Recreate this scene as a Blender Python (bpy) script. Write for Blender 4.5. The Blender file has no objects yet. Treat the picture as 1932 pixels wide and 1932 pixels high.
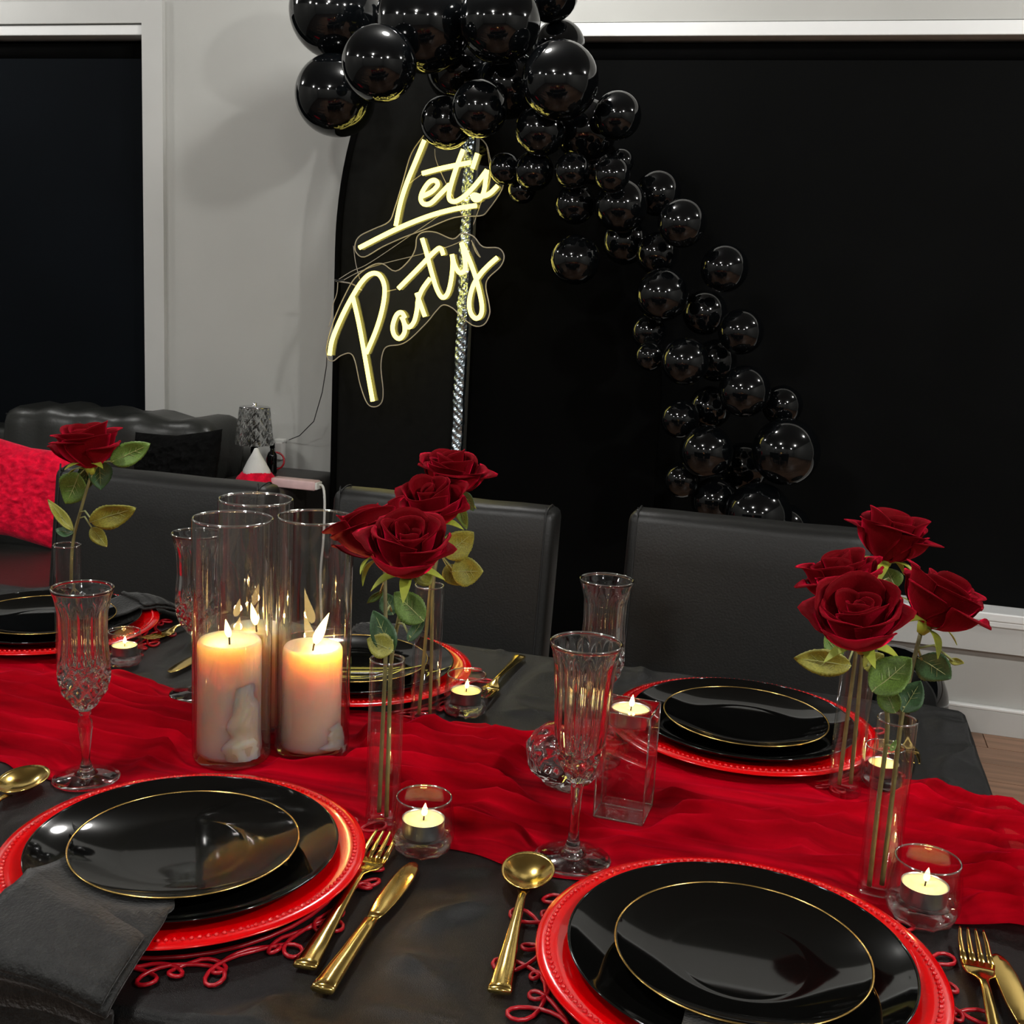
import bpy, bmesh, math, random
from mathutils import Vector, Matrix, noise as mnoise
random.seed(7)
S = bpy.context.scene
C = S.collection
PI = math.pi
# ------------------------------------------------------------------ camera
F_PX = 2150.0
YAW, PITCH, ROLL = 0.25327, 0.19195, 0.05240
TABLE_Z = 0.75
CAM = Vector((0, 0, TABLE_Z + 0.511))
FW = Vector((-math.sin(YAW)*math.cos(PITCH), math.cos(YAW)*math.cos(PITCH), -math.sin(PITCH)))
R0 = Vector((math.cos(YAW), math.sin(YAW), 0)); U0 = R0.cross(FW)
RT = R0*math.cos(ROLL) + U0*math.sin(ROLL)
UP = U0*math.cos(ROLL) - R0*math.sin(ROLL)
cam_data = bpy.data.cameras.new('camera')
cam_data.sensor_width = 36; cam_data.lens = F_PX/1932*36; cam_data.clip_start = 0.02; cam_data.clip_end = 50
cam = bpy.data.objects.new('camera', cam_data); C.objects.link(cam)
m = Matrix((RT, UP, -FW)).transposed().to_4x4(); m.translation = CAM
cam.matrix_world = m
S.camera = cam
def ray(x, y): return FW + RT*((x-966)/F_PX) - UP*((y-966)/F_PX)
def onz(x, y, z=TABLE_Z):
    d = ray(x, y); return CAM + d*((z-CAM.z)/d.z)
def ony(x, y, Y):
    d = ray(x, y); return CAM + d*((Y-CAM.y)/d.y)
def depth(p): return (Vector(p)-CAM).dot(FW)
# ------------------------------------------------------------------ world, exposure
W = bpy.data.worlds.new('night'); S.world = W; W.use_nodes = True
W.node_tree.nodes['Background'].inputs[0].default_value = (0.02, 0.025, 0.035, 1)
W.node_tree.nodes['Background'].inputs[1].default_value = 0.3
S.view_settings.view_transform = 'Standard'; S.view_settings.look = 'None'
S.view_settings.gamma = 1; S.view_settings.use_curve_mapping = False
S.view_settings.exposure = 0.0
# ceiling downlights: row next to the window wall, row over the table, row behind
CEIL = 2.5
DOWNLIGHTS = [(-3.4, 2.95, 18), (-1.0, 2.85, 26), (1.4, 2.95, 26), (-3.4, 0.7, 40), (-1.0, 0.6, 48), (1.5, 0.5, 120), (-3.4, -1.7, 45), (-1.0, -1.7, 45), (1.4, -1.7, 45)]
def downlight_lamp(x, y, e):
    l = bpy.data.lights.new('downlight_lamp', 'POINT'); l.shadow_soft_size = .075; l.energy = e
    l.color = (1.0, 0.985, 0.95)
    o = bpy.data.objects.new('downlight_lamp', l); o.location = (x, y, CEIL-0.06); C.objects.link(o); return o
LAMPS = [downlight_lamp(*d) for d in DOWNLIGHTS]

# ------------------------------------------------------------------ helpers
def tag(o, label=None, cat=None, group=None, kind=None):
    if label: o['label'] = label
    if cat: o['category'] = cat
    if group: o['group'] = group
    if kind: o['kind'] = kind
    return o
def thing(name, label, cat, loc=(0, 0, 0), rot=(0, 0, 0), group=None):
    o = bpy.data.objects.new(name, None); C.objects.link(o); o.empty_display_size = .05
    o.location = loc; o.rotation_euler = rot
    return tag(o, label, cat, group)
def mk(name, vf, mat, parent=None, smooth=True, loc=None):
    if isinstance(vf, bpy.types.Mesh): me = vf
    else:
        me = bpy.data.meshes.new(name); me.from_pydata([tuple(v) for v in vf[0]], [], vf[1]); me.update()
        if smooth: me.polygons.foreach_set('use_smooth', [True]*len(me.polygons))
        if mat: me.materials.append(mat)
    o = bpy.data.objects.new(name, me); C.objects.link(o)
    if parent: o.parent = parent
    if loc is not None: o.location = loc
    return o
def struct(name, vf, mat, parent=None, smooth=False):
    o = mk(name, vf, mat, parent, smooth)
    if not parent: o['kind'] = 'structure'
    return o
def join(*parts):
    V, Fc = [], []
    for v, f in parts:
        n = len(V); V += [tuple(q) for q in v]; Fc += [tuple(i+n for i in g) for g in f]
    return V, Fc
def xf(vf, M): return [tuple(M @ Vector(v)) for v in vf[0]], vf[1]
def box(x0, x1, y0, y1, z0, z1):
    V = [(x, y, z) for z in (z0, z1) for y in (y0, y1) for x in (x0, x1)]
    return V, [(0, 2, 3, 1), (4, 5, 7, 6), (0, 1, 5, 4), (2, 6, 7, 3), (0, 4, 6, 2), (1, 3, 7, 5)]
def bm_out(bm):
    bm.verts.index_update()
    V = [tuple(v.co) for v in bm.verts]; Fc = [tuple(v.index for v in f.verts) for f in bm.faces]; bm.free(); return V, Fc
def bm_in(vf):
    bm = bmesh.new(); vs = [bm.verts.new(v) for v in vf[0]]
    for f in vf[1]:
        try: bm.faces.new([vs[i] for i in f])
        except ValueError: pass
    bm.normal_update(); return bm
def rbox(x0, x1, y0, y1, z0, z1, b=.01, seg=3):
    bm = bm_in(box(x0, x1, y0, y1, z0, z1))
    bmesh.ops.bevel(bm, geom=bm.edges[:], offset=b, segments=seg, profile=.5, affect='EDGES', clamp_overlap=True)
    return bm_out(bm)
def subdiv_box(x0, x1, y0, y1, z0, z1, b, n, fn):
    bm = bm_in(box(x0, x1, y0, y1, z0, z1))
    bmesh.ops.bevel(bm, geom=bm.edges[:], offset=b, segments=3, profile=.5, affect='EDGES', clamp_overlap=True)
    bmesh.ops.subdivide_edges(bm, edges=[e for e in bm.edges if e.calc_length() > .08], cuts=n, use_grid_fill=True)
    bm.normal_update()
    for v in bm.verts: v.co += fn(v.co, v.normal)
    return bm_out(bm)
def solidify(vf, t):
    bm = bm_in(vf); bmesh.ops.remove_doubles(bm, verts=bm.verts[:], dist=1e-7); bm.normal_update()
    V = [v.co.copy() for v in bm.verts]; N = [v.normal.copy() for v in bm.verts]; n = len(V)
    bm.verts.index_update()
    Fc = [tuple(v.index for v in f.verts) for f in bm.faces]
    be = []
    for e in bm.edges:
        if len(e.link_faces) == 1:
            l = e.link_loops[0] if hasattr(e, 'link_loops') and len(e.link_loops) else None
            be.append((l.vert.index, l.link_loop_next.vert.index))
    bm.free()
    out = [tuple(a) for a in V]+[tuple(a-b*t) for a, b in zip(V, N)]
    return out, Fc+[tuple(i+n for i in reversed(f)) for f in Fc]+[(b, a, a+n, b+n) for a, b in be]
def lathe(prof, seg=48, mod=None, close=False):
    V, Fc = [], []
    n = len(prof)
    for i in range(seg):
        a = 2*PI*i/seg
        for k, (r, z) in enumerate(prof):
            rr = r if not mod else mod(r, z, a, k)
            V.append((rr*math.cos(a), rr*math.sin(a), z))
    for i in range(seg):
        j = (i+1) % seg
        for k in range(n-1):
            Fc.append((i*n+k, j*n+k, j*n+k+1, i*n+k+1))
        if close: Fc.append((i*n+n-1, j*n+n-1, j*n, i*n))
    bm = bm_in((V, Fc)); bmesh.ops.remove_doubles(bm, verts=bm.verts[:], dist=1e-6)
    bmesh.ops.recalc_face_normals(bm, faces=bm.faces[:])
    return bm_out(bm)
def spline(pts, n=8):
    P = [Vector(p) for p in pts]; out = []
    for i in range(len(P)-1):
        a = P[max(i-1, 0)]; b = P[i]; c = P[i+1]; d = P[min(i+2, len(P)-1)]
        for k in range(n):
            t = k/n
            out.append(.5*((2*b) + (c-a)*t + (2*a-5*b+4*c-d)*t*t + (3*b-3*c+d-a)*t**3))
    out.append(P[-1]); return out
def tube(pts, r, seg=8, caps=True, closed=False):
    P = [Vector(p) for p in pts]; n = len(P); V, Fc = [], []
    ref = None
    for i, p in enumerate(P):
        if closed: t = P[(i+1) % n] - P[i-1]
        else: t = P[min(i+1, n-1)] - P[max(i-1, 0)]
        if t.length < 1e-9: t = Vector((0, 0, 1))
        t.normalize()
        if ref is None:
            ref = Vector((0, 0, 1)) if abs(t.z) < .9 else Vector((1, 0, 0))
        u = ref - t*ref.dot(t)
        if u.length < 1e-6: u = t.orthogonal()
        u.normalize(); ref = u; w = t.cross(u)
        rr = r[i] if isinstance(r, (list, tuple)) else r
        for k in range(seg):
            a = 2*PI*k/seg; V.append(p + u*(rr*math.cos(a)) + w*(rr*math.sin(a)))
    for i in range(n if closed else n-1):
        j = (i+1) % n
        for k in range(seg):
            l = (k+1) % seg; Fc.append((i*seg+k, i*seg+l, j*seg+l, j*seg+k))
    if caps and not closed:
        V.append(P[0]); V.append(P[-1])
        for k in range(seg):
            Fc.append((len(V)-2, (k+1) % seg, k)); Fc.append((len(V)-1, (n-1)*seg+k, (n-1)*seg+(k+1) % seg))
    return [tuple(v) for v in V], Fc
def grid(nx, ny, fn):
    V = [tuple(fn(i/nx, j/ny)) for j in range(ny+1) for i in range(nx+1)]
    Fc = [(j*(nx+1)+i, j*(nx+1)+i+1, (j+1)*(nx+1)+i+1, (j+1)*(nx+1)+i) for j in range(ny) for i in range(nx)]
    return V, Fc
def ball(r, seg=10, rings=6, M=None):
    prof = [(r*math.sin(PI*k/rings), -r*math.cos(PI*k/rings)) for k in range(rings+1)]
    return lathe(prof, seg)
def extrude_poly(pts, y0, y1):
    n = len(pts); V = [(x, y0, z) for x, z in pts] + [(x, y1, z) for x, z in pts]
    return V, [tuple(range(n)), tuple(range(2*n-1, n-1, -1))] + [(i, i+n, (i+1) % n+n, (i+1) % n) for i in range(n)]
def nz(*a): return mnoise.noise(Vector(a))
def copy_tree(o, parent=None):
    c = o.copy(); C.objects.link(c)
    if parent: c.parent = parent
    for ch in list(o.children): copy_tree(ch, c)
    return c

# ------------------------------------------------------------------ materials
def nodes(name):
    mt = bpy.data.materials.new(name); mt.use_nodes = True; nt = mt.node_tree; nt.nodes.clear()
    out = nt.nodes.new('ShaderNodeOutputMaterial'); return mt, nt, out
def pbr(name, col, rough=.5, metal=0, spec=.5, var=.12, vscale=8, bump=0, bscale=60, sheen=0, sheencol=None, sss=0, sssr=(.03, .012, .006), coat=0, trans=0, ior=1.5, dist='OBJECT', rvar=0, stretch=(1, 1, 1)):
    mt, nt, out = nodes(name); N = nt.nodes; L = nt.links
    b = N.new('ShaderNodeBsdfPrincipled'); L.new(b.outputs[0], out.inputs[0])
    tc = N.new('ShaderNodeTexCoord'); mp = N.new('ShaderNodeMapping'); mp.inputs['Scale'].default_value = stretch
    L.new(tc.outputs['Object'], mp.inputs[0])
    nn = N.new('ShaderNodeTexNoise'); nn.inputs['Scale'].default_value = vscale; nn.inputs['Detail'].default_value = 4
    L.new(mp.outputs[0], nn.inputs[0])
    rp = N.new('ShaderNodeValToRGB'); rp.color_ramp.elements[0].position = .3; rp.color_ramp.elements[1].position = .7
    rp.color_ramp.elements[0].color = tuple(c*(1-var) for c in col)+(1,); rp.color_ramp.elements[1].color = tuple(min(1, c*(1+var)) for c in col)+(1,)
    L.new(nn.outputs[0], rp.inputs[0]); L.new(rp.outputs[0], b.inputs['Base Color'])
    b.inputs['Roughness'].default_value = rough; b.inputs['Metallic'].default_value = metal
    b.inputs['Specular IOR Level'].default_value = spec; b.inputs['IOR'].default_value = ior
    b.inputs['Sheen Weight'].default_value = sheen; b.inputs['Sheen Roughness'].default_value = .4
    if sheencol: b.inputs['Sheen Tint'].default_value = tuple(sheencol)+(1,)
    b.inputs['Coat Weight'].default_value = coat; b.inputs['Coat Roughness'].default_value = .02
    b.inputs['Transmission Weight'].default_value = trans
    if sss:
        b.inputs['Subsurface Weight'].default_value = sss; b.inputs['Subsurface Radius'].default_value = sssr; b.inputs['Subsurface Scale'].default_value = 1.0
    if rvar:
        mr = N.new('ShaderNodeMapRange'); mr.inputs[3].default_value = rough-rvar; mr.inputs[4].default_value = rough+rvar
        L.new(nn.outputs[0], mr.inputs[0]); L.new(mr.outputs[0], b.inputs['Roughness'])
    if bump:
        n2 = N.new('ShaderNodeTexNoise'); n2.inputs['Scale'].default_value = bscale; n2.inputs['Detail'].default_value = 3
        L.new(mp.outputs[0], n2.inputs[0]); bp = N.new('ShaderNodeBump'); bp.inputs['Strength'].default_value = bump; bp.inputs['Distance'].default_value = .003
        L.new(n2.outputs[0], bp.inputs['Height']); L.new(bp.outputs[0], b.inputs['Normal'])
    return mt
def thin_glass(name, tint=(.97, .98, .98), base=.035, edge=.75, power=3.2, rough=.0):
    mt, nt, out = nodes(name); N = nt.nodes; L = nt.links
    tr = N.new('ShaderNodeBsdfTransparent'); gl = N.new('ShaderNodeBsdfGlossy'); gl.inputs['Roughness'].default_value = rough
    nn = N.new('ShaderNodeTexNoise'); nn.inputs['Scale'].default_value = 30
    mr = N.new('ShaderNodeMixRGB'); mr.inputs[1].default_value = tuple(tint)+(1,); mr.inputs[2].default_value = tuple(min(1, c*1.015) for c in tint)+(1,)
    L.new(nn.outputs[0], mr.inputs[0]); L.new(mr.outputs[0], tr.inputs[0])
    lw = N.new('ShaderNodeLayerWeight'); lw.inputs[0].default_value = .5
    pw = N.new('ShaderNodeMath'); pw.operation = 'POWER'; pw.inputs[1].default_value = power; L.new(lw.outputs['Facing'], pw.inputs[0])
    ma = N.new('ShaderNodeMath'); ma.operation = 'MULTIPLY_ADD'; ma.inputs[1].default_value = edge; ma.inputs[2].default_value = base; ma.use_clamp = True
    L.new(pw.outputs[0], ma.inputs[0])
    mx = N.new('ShaderNodeMixShader'); L.new(ma.outputs[0], mx.inputs[0]); L.new(tr.outputs[0], mx.inputs[1]); L.new(gl.outputs[0], mx.inputs[2])
    L.new(mx.outputs[0], out.inputs[0]); return mt
def crystal(name, mixf=.75, ior=1.5):
    mt, nt, out = nodes(name); N = nt.nodes; L = nt.links
    tr = N.new('ShaderNodeBsdfTransparent'); gl = N.new('ShaderNodeBsdfGlass'); gl.inputs['IOR'].default_value = ior; gl.inputs['Roughness'].default_value = 0
    nn = N.new('ShaderNodeTexNoise'); nn.inputs['Scale'].default_value = 20
    rp = N.new('ShaderNodeValToRGB'); rp.color_ramp.elements[0].color = (.97, .98, .98, 1); rp.color_ramp.elements[1].color = (1, 1, 1, 1)
    L.new(nn.outputs[0], rp.inputs[0]); L.new(rp.outputs[0], gl.inputs[0])
    mx = N.new('ShaderNodeMixShader'); mx.inputs[0].default_value = mixf; L.new(tr.outputs[0], mx.inputs[1]); L.new(gl.outputs[0], mx.inputs[2])
    L.new(mx.outputs[0], out.inputs[0]); return mt
def emit(name, col, strength, col2=None):
    mt, nt, out = nodes(name); N = nt.nodes; L = nt.links
    e = N.new('ShaderNodeEmission'); e.inputs[1].default_value = strength
    nn = N.new('ShaderNodeTexNoise'); nn.inputs['Scale'].default_value = 12
    mr = N.new('ShaderNodeMixRGB'); mr.inputs[1].default_value = tuple(col)+(1,); mr.inputs[2].default_value = tuple(col2 or col)+(1,)
    L.new(nn.outputs[0], mr.inputs[0]); L.new(mr.outputs[0], e.inputs[0]); L.new(e.outputs[0], out.inputs[0]); return mt
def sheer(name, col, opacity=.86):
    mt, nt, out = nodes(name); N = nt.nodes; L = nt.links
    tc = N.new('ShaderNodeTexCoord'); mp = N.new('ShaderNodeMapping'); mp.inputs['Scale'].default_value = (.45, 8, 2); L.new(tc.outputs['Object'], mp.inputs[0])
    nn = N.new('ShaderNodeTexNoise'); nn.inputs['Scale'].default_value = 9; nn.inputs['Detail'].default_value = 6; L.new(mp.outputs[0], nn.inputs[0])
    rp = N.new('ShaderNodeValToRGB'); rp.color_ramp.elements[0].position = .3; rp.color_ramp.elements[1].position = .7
    rp.color_ramp.elements[0].color = tuple(c*.50 for c in col)+(1,); rp.color_ramp.elements[1].color = tuple(min(1, c*1.25) for c in col)+(1,)  # light and shade of the folds painted as colour streaks
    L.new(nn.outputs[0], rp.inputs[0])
    b = N.new('ShaderNodeBsdfPrincipled'); L.new(rp.outputs[0], b.inputs['Base Color']); b.inputs['Roughness'].default_value = .75
    b.inputs['Specular IOR Level'].default_value = .04
    b.inputs['Sheen Weight'].default_value = .22; b.inputs['Sheen Tint'].default_value = (1, .0, .10, 1); b.inputs['Sheen Roughness'].default_value = .35
    n2 = N.new('ShaderNodeTexNoise'); n2.inputs['Scale'].default_value = 900; n2.inputs['Detail'].default_value = 1; L.new(tc.outputs['Object'], n2.inputs[0])
    bp = N.new('ShaderNodeBump'); bp.inputs['Strength'].default_value = .25; bp.inputs['Distance'].default_value = .001; L.new(n2.outputs[0], bp.inputs['Height']); L.new(bp.outputs[0], b.inputs['Normal'])
    tl = N.new('ShaderNodeBsdfTranslucent'); L.new(rp.outputs[0], tl.inputs[0])
    m1 = N.new('ShaderNodeMixShader'); m1.inputs[0].default_value = .2; L.new(b.outputs[0], m1.inputs[1]); L.new(tl.outputs[0], m1.inputs[2])
    tr = N.new('ShaderNodeBsdfTransparent'); tr.inputs[0].default_value = (1, .35, .4, 1)
    lw = N.new('ShaderNodeLayerWeight'); lw.inputs[0].default_value = .5
    ma = N.new('ShaderNodeMath'); ma.operation = 'MULTIPLY_ADD'; ma.inputs[1].default_value = .25; ma.inputs[2].default_value = opacity-.12; ma.use_clamp = True
    L.new(lw.outputs['Facing'], ma.inputs[0])
    m2 = N.new('ShaderNodeMixShader'); L.new(ma.outputs[0], m2.inputs[0]); L.new(tr.outputs[0], m2.inputs[1]); L.new(m1.outputs[0], m2.inputs[2])
    L.new(m2.outputs[0], out.inputs[0]); return mt

M = dict(
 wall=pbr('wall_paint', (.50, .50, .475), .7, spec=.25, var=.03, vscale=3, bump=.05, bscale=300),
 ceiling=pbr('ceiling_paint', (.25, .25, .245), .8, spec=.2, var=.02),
 wall2=pbr('unlit_wall_colour', (.22, .22, .21), .8, spec=.2, var=.04),  # darkness of the far room put into this wall colour
 white=pbr('white_gloss_paint', (.86, .87, .86), .35, var=.02),
 casing=pbr('casing_paint', (.56, .56, .54), .5, var=.02),
 blind=pbr('black_blind', (.0028, .003, .003), .85, spec=.06, var=.15, vscale=3, bump=.1, bscale=900),
 blind2=pbr('blue_black_blind', (.0022, .0034, .005), .8, spec=.08, var=.2, vscale=2, bump=.1, bscale=900),
 floor=pbr('floor_underlay', (.07, .045, .033), .6, var=.2),
 plank=pbr('brown_plank', (.32, .175, .105), .38, var=.35, vscale=9, stretch=(.25, 5, 5), bump=.06, bscale=40),
 plank2=pbr('brown_plank_dark', (.25, .135, .08), .38, var=.35, vscale=9, stretch=(.25, 5, 5), bump=.06, bscale=40),
 cloth=pbr('black_satin', (.0032, .0032, .003), .37, spec=.29, var=.7, vscale=420, bump=.35, bscale=1300, sheen=.02, rvar=.10),
 wood=pbr('black_wood', (.015, .013, .012), .4, var=.3),
 leather=pbr('black_leather', (.0030, .0030, .0024), .47, spec=.46, var=.15, bump=.12, bscale=260),
 leatherdk=pbr('seam_thread', (.006, .006, .006), .6),
 sofa=pbr('sofa_leather', (.017, .018, .016), .36, spec=.5, var=.2, bump=.15, bscale=120),
 balloon=pbr('black_latex', (.002, .0025, .003), .07, spec=.5, var=.1, ior=1.6),
 fabric=pbr('black_stretch_fabric', (.0035, .0035, .003), .75, spec=.12, var=.3, vscale=40, bump=.2, bscale=700),
 fabric2=pbr('black_matt_panel', (.0015, .0015, .0015), .9, spec=.05, var=.2),
 foil=pbr('silver_foil', (.55, .66, .74), .22, metal=1, var=.3, vscale=40),
 neon=emit('neon_tube_glow', (1.0, .82, .155), 4.2, (1.0, .85, .175)),
 acrylic=thin_glass('clear_acrylic', (.965, .96, .95), .05, .5, 2.5),
 wire=pbr('clear_wire', (.45, .40, .35), .25, spec=.6),
 bwire=pbr('black_wire', (.02, .02, .02), .5),
 wwire=pbr('white_cable', (.75, .75, .72), .4),
 glass=thin_glass('clear_vase_glass'),
 cylglass=thin_glass('candle_cylinder_glass', (.985, .98, .975), .085, .85, 2.6),
 rimglass=thin_glass('polished_rim_glass', (.97, .97, .96), .40, .5, 2.0),
 crystal=crystal('cut_crystal', .97, 1.54),
 solid=crystal('solid_crystal', .62, 1.48),
 wax=pbr('ivory_wax', (.66, .54, .42), .45, spec=.4, var=.04, sss=1.0, sssr=(.14, .06, .018), bump=.1, bscale=40),
 teawax=pbr('tealight_wax', (.74, .70, .40), .4, var=.03, sss=.8, sssr=(.02, .012, .005)),
 alu=pbr('tealight_cup', (.7, .7, .7), .3, metal=1, var=.05),
 wick=pbr('wick', (.02, .015, .01), .9),
 flame=emit('flame', (1.0, .64, .20), 11, (1.0, .72, .28)),
 charger=pbr('red_lacquer', (.60, .0, .0015), .16, spec=.5, var=.06, vscale=30, coat=.6),
 plate=pbr('black_glaze', (.002, .002, .0018), .05, spec=.42, var=.1),
 gold=pbr('gold_plate', (.83, .58, .17), .16, metal=1, var=.08, vscale=20),
 goldrim=pbr('gold_rim', (.8, .52, .16), .22, metal=1, var=.15, vscale=50),
 mat=pbr('red_cord', (.36, .003, .010), .35, var=.1),
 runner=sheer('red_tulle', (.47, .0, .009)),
 petal=pbr('red_velvet_petal', (.105, .0002, .002), .7, spec=.05, var=.2, vscale=30, sheen=.75, sheencol=(1, .01, .06), bump=.1, bscale=500),
 leaf=pbr('green_leaf', (.10, .17, .030), .42, spec=.4, var=.35, vscale=30, bump=.12, bscale=150),
 leafy=pbr('yellow_leaf', (.21, .20, .028), .45, spec=.4, var=.35, vscale=30, bump=.12, bscale=150),
 leafd=pbr('dark_leaf', (.035, .085, .03), .42, var=.35, vscale=30, bump=.12, bscale=150),
 vein=pbr('leaf_vein', (.30, .32, .12), .5, var=.2),
 stem=pbr('rose_stem', (.15, .13, .045), .5, var=.3, vscale=60),
 sepal=pbr('sepal', (.30, .34, .035), .5, var=.25, vscale=40),
 napkin=pbr('black_napkin', (.006, .006, .0055), .6, spec=.3, var=.8, vscale=120, bump=.5, bscale=350, sheen=.12),
 redfur=pbr('red_plush', (.75, .005, .035), .8, spec=.1, var=.35, vscale=45, sheen=.6, sheencol=(1, .2, .3), bump=.8, bscale=130),
 blackfur=pbr('black_plush', (.004, .004, .004), .95, spec=.05, var=.4, vscale=45, bump=.8, bscale=130),
 felt=pbr('white_felt', (.75, .75, .73), .85, var=.08, bump=.2, bscale=200),
 chrome=pbr('chrome', (.8, .8, .82), .12, metal=1, var=.05),
 shade=crystal('lamp_crystal', .9, 1.55),
 plastic=pbr('pink_lit_plastic', (.72, .50, .50), .3, var=.12, vscale=25),  # pink reflection on the white strip is put into its colour
 clearplug=pbr('clear_plug', (.7, .68, .66), .2, var=.1),
 redring=pbr('red_ring', (.45, .01, .02), .3, var=.1),
 lens=emit('downlight_lens', (1, .97, .91), 2.0),
)

# ================================================================== SETTING
WY = 3.60           # inner face of the window wall
X0, X1, Y0 = -4.4, 3.0, -3.0
def wall_cells(xs, zs, holes, y0, y1):
    parts = []
    for i in range(len(xs)-1):
        for k in range(len(zs)-1):
            cx, cz = (xs[i]+xs[i+1])/2, (zs[k]+zs[k+1])/2
            if any(h[0] < cx < h[1] and h[2] < cz < h[3] for h in holes): continue
            parts.append(box(xs[i], xs[i+1], y0, y1, zs[k], zs[k+1]))
    return join(*parts)
W1 = (-4.1, -2.295, .32, 2.075); W2 = (-.98, 2.3, .39, 2.07)
struct('wall_back', wall_cells([X0, W1[0], W1[1], W2[0], W2[1], X1], [0, .32, .39, 2.07, 2.075, CEIL], [W1, (W2[0], W2[1], .39, 2.07)], WY, WY+.14), M['wall'])
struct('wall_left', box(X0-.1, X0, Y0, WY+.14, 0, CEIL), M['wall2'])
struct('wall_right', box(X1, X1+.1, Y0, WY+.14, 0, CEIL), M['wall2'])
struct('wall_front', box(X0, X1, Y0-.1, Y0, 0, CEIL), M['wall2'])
struct('ceiling', box(X0-.1, X1+.1, Y0-.1, WY+.14, CEIL, CEIL+.08), M['ceiling'])
floor = struct('floor', box(X0, X1, Y0, WY, -.06, -.012), M['floor'])
pm = bpy.data.meshes.new('plank'); v, fc = box(-.5985, .5985, -.064, .064, -.012, 0); pm.from_pydata(v, [], fc); pm.materials.append(M['plank'])
pm2 = pm.copy(); pm2.materials[0] = M['plank2']
row = 0; y = WY-.066
while y > -1.0:
    x = X1-.6-(row*.437 % 1.2)
    while x > -2.2:
        mk('plank', pm2 if (row*3+int(x*7)) % 3 == 0 else pm, None, floor, loc=(x, y, 0)); x -= 1.2
    y -= .131; row += 1
# window 1 (left): recessed roller blind, casing, bright head
w = struct('window_1', box(W1[0], W1[1], WY+.10, WY+.13, W1[2], W1[3]), M['blind2'])
struct('blind', box(W1[0]+.01, W1[1]-.006, WY+.055, WY+.058, W1[2]+.02, W1[3]-.10), M['blind2'], w)
struct('blind_roller', tube([(W1[0]+.01, WY+.07, W1[3]-.075), (W1[1]-.01, WY+.07, W1[3]-.075)], .028, 16), M['fabric2'], w, True)
struct('head_rail', rbox(W1[0], W1[1], WY-.006, WY+.09, W1[3]-.036, W1[3]-.003, .003, 2), M['white'], w)
struct('trim_1', join(box(W1[1], W1[1]+.078, WY-.018, WY+.001, W1[2]-.1, W1[3]+.07), box(W1[0], W1[1], WY-.018, WY+.001, W1[3], W1[3]+.07)), M['casing'])
# window 2 (right): wide black blind
w = struct('window_2', box(W2[0], W2[1], WY+.10, WY+.13, W2[2], W2[3]), M['blind'])
struct('blind', box(W2[0]+.01, W2[1]-.01, WY+.045, WY+.048, W2[2]+.004, W2[3]-.10), M['blind'], w)
struct('blind_roller', tube([(W2[0]+.01, WY+.07, W2[3]-.075), (W2[1]-.01, WY+.07, W2[3]-.075)], .028, 16), M['fabric2'], w, True)
struct('head_rail', rbox(W2[0], W2[1], WY-.008, WY+.09, W2[3]-.042, W2[3]-.003, .003, 2), M['white'], w)
struct('sill_nose', rbox(W2[0]-.05, W2[1]+.05, WY-.055, WY+.05, .366, .392, .004, 2), M['white'], w)
struct('sill_bead', rbox(W2[0]-.05, W2[1]+.05, WY-.05, WY+.03, .348, .3665, .004, 2), M['white'], w)
struct('apron', box(W2[0]-.05, W2[1]+.05, WY-.042, WY, .268, .348), M['casing'], w)
bb = struct('baseboard_back', rbox(X0, X1, WY-.016, WY, 0, .076, .002, 2), M['casing'])
struct('top_bead', rbox(X0, X1, WY-.018, WY, .076, .088, .004, 2), M['white'], bb)
# downlights: trim rings in the ceiling, each with its lamp
for o, (x, y, e) in zip(LAMPS, DOWNLIGHTS):
    t = thing('downlight', 'small round recessed downlight in the ceiling', 'downlight', (x, y, CEIL), group='ceiling downlights')
    mk('trim_ring', lathe([(.046, -.002), (.052, -.008), (.06, -.006), (.064, 0), (.046, 0)], 24, close=True), M['white'], t)
    mk('reflector', lathe([(.046, -.004), (.03, -.0005), (0, -.0005)], 24), M['chrome'], t)
    o.parent = t; o.location = (0, 0, -.06)

# ================================================================== TABLE
TX0, TX1, TY0, TY1 = -1.25, .222, .638, 1.522
t = thing('dining_table', 'black wooden dining table under the satin cloth', 'table', ((TX0+TX1)/2, (TY0+TY1)/2, 0))
hx, hy = (TX1-TX0)/2, (TY1-TY0)/2
mk('tabletop', rbox(-hx+.006, hx-.006, -hy+.006, hy-.006, .705, .7455, .005, 2), M['wood'], t, False)
mk('apron', join(box(-hx+.06, hx-.06, -hy+.06, -hy+.08, .62, .705), box(-hx+.06, hx-.06, hy-.08, hy-.06, .62, .705)), M['wood'], t, False)
for sx in (-1, 1):
    for sy in (-1, 1):
        mk('leg', rbox(sx*(hx-.06)-.03, sx*(hx-.06)+.03, sy*(hy-.21)-.03, sy*(hy-.21)+.03, 0, .705, .004, 2), M['wood'], t, False)
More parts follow.
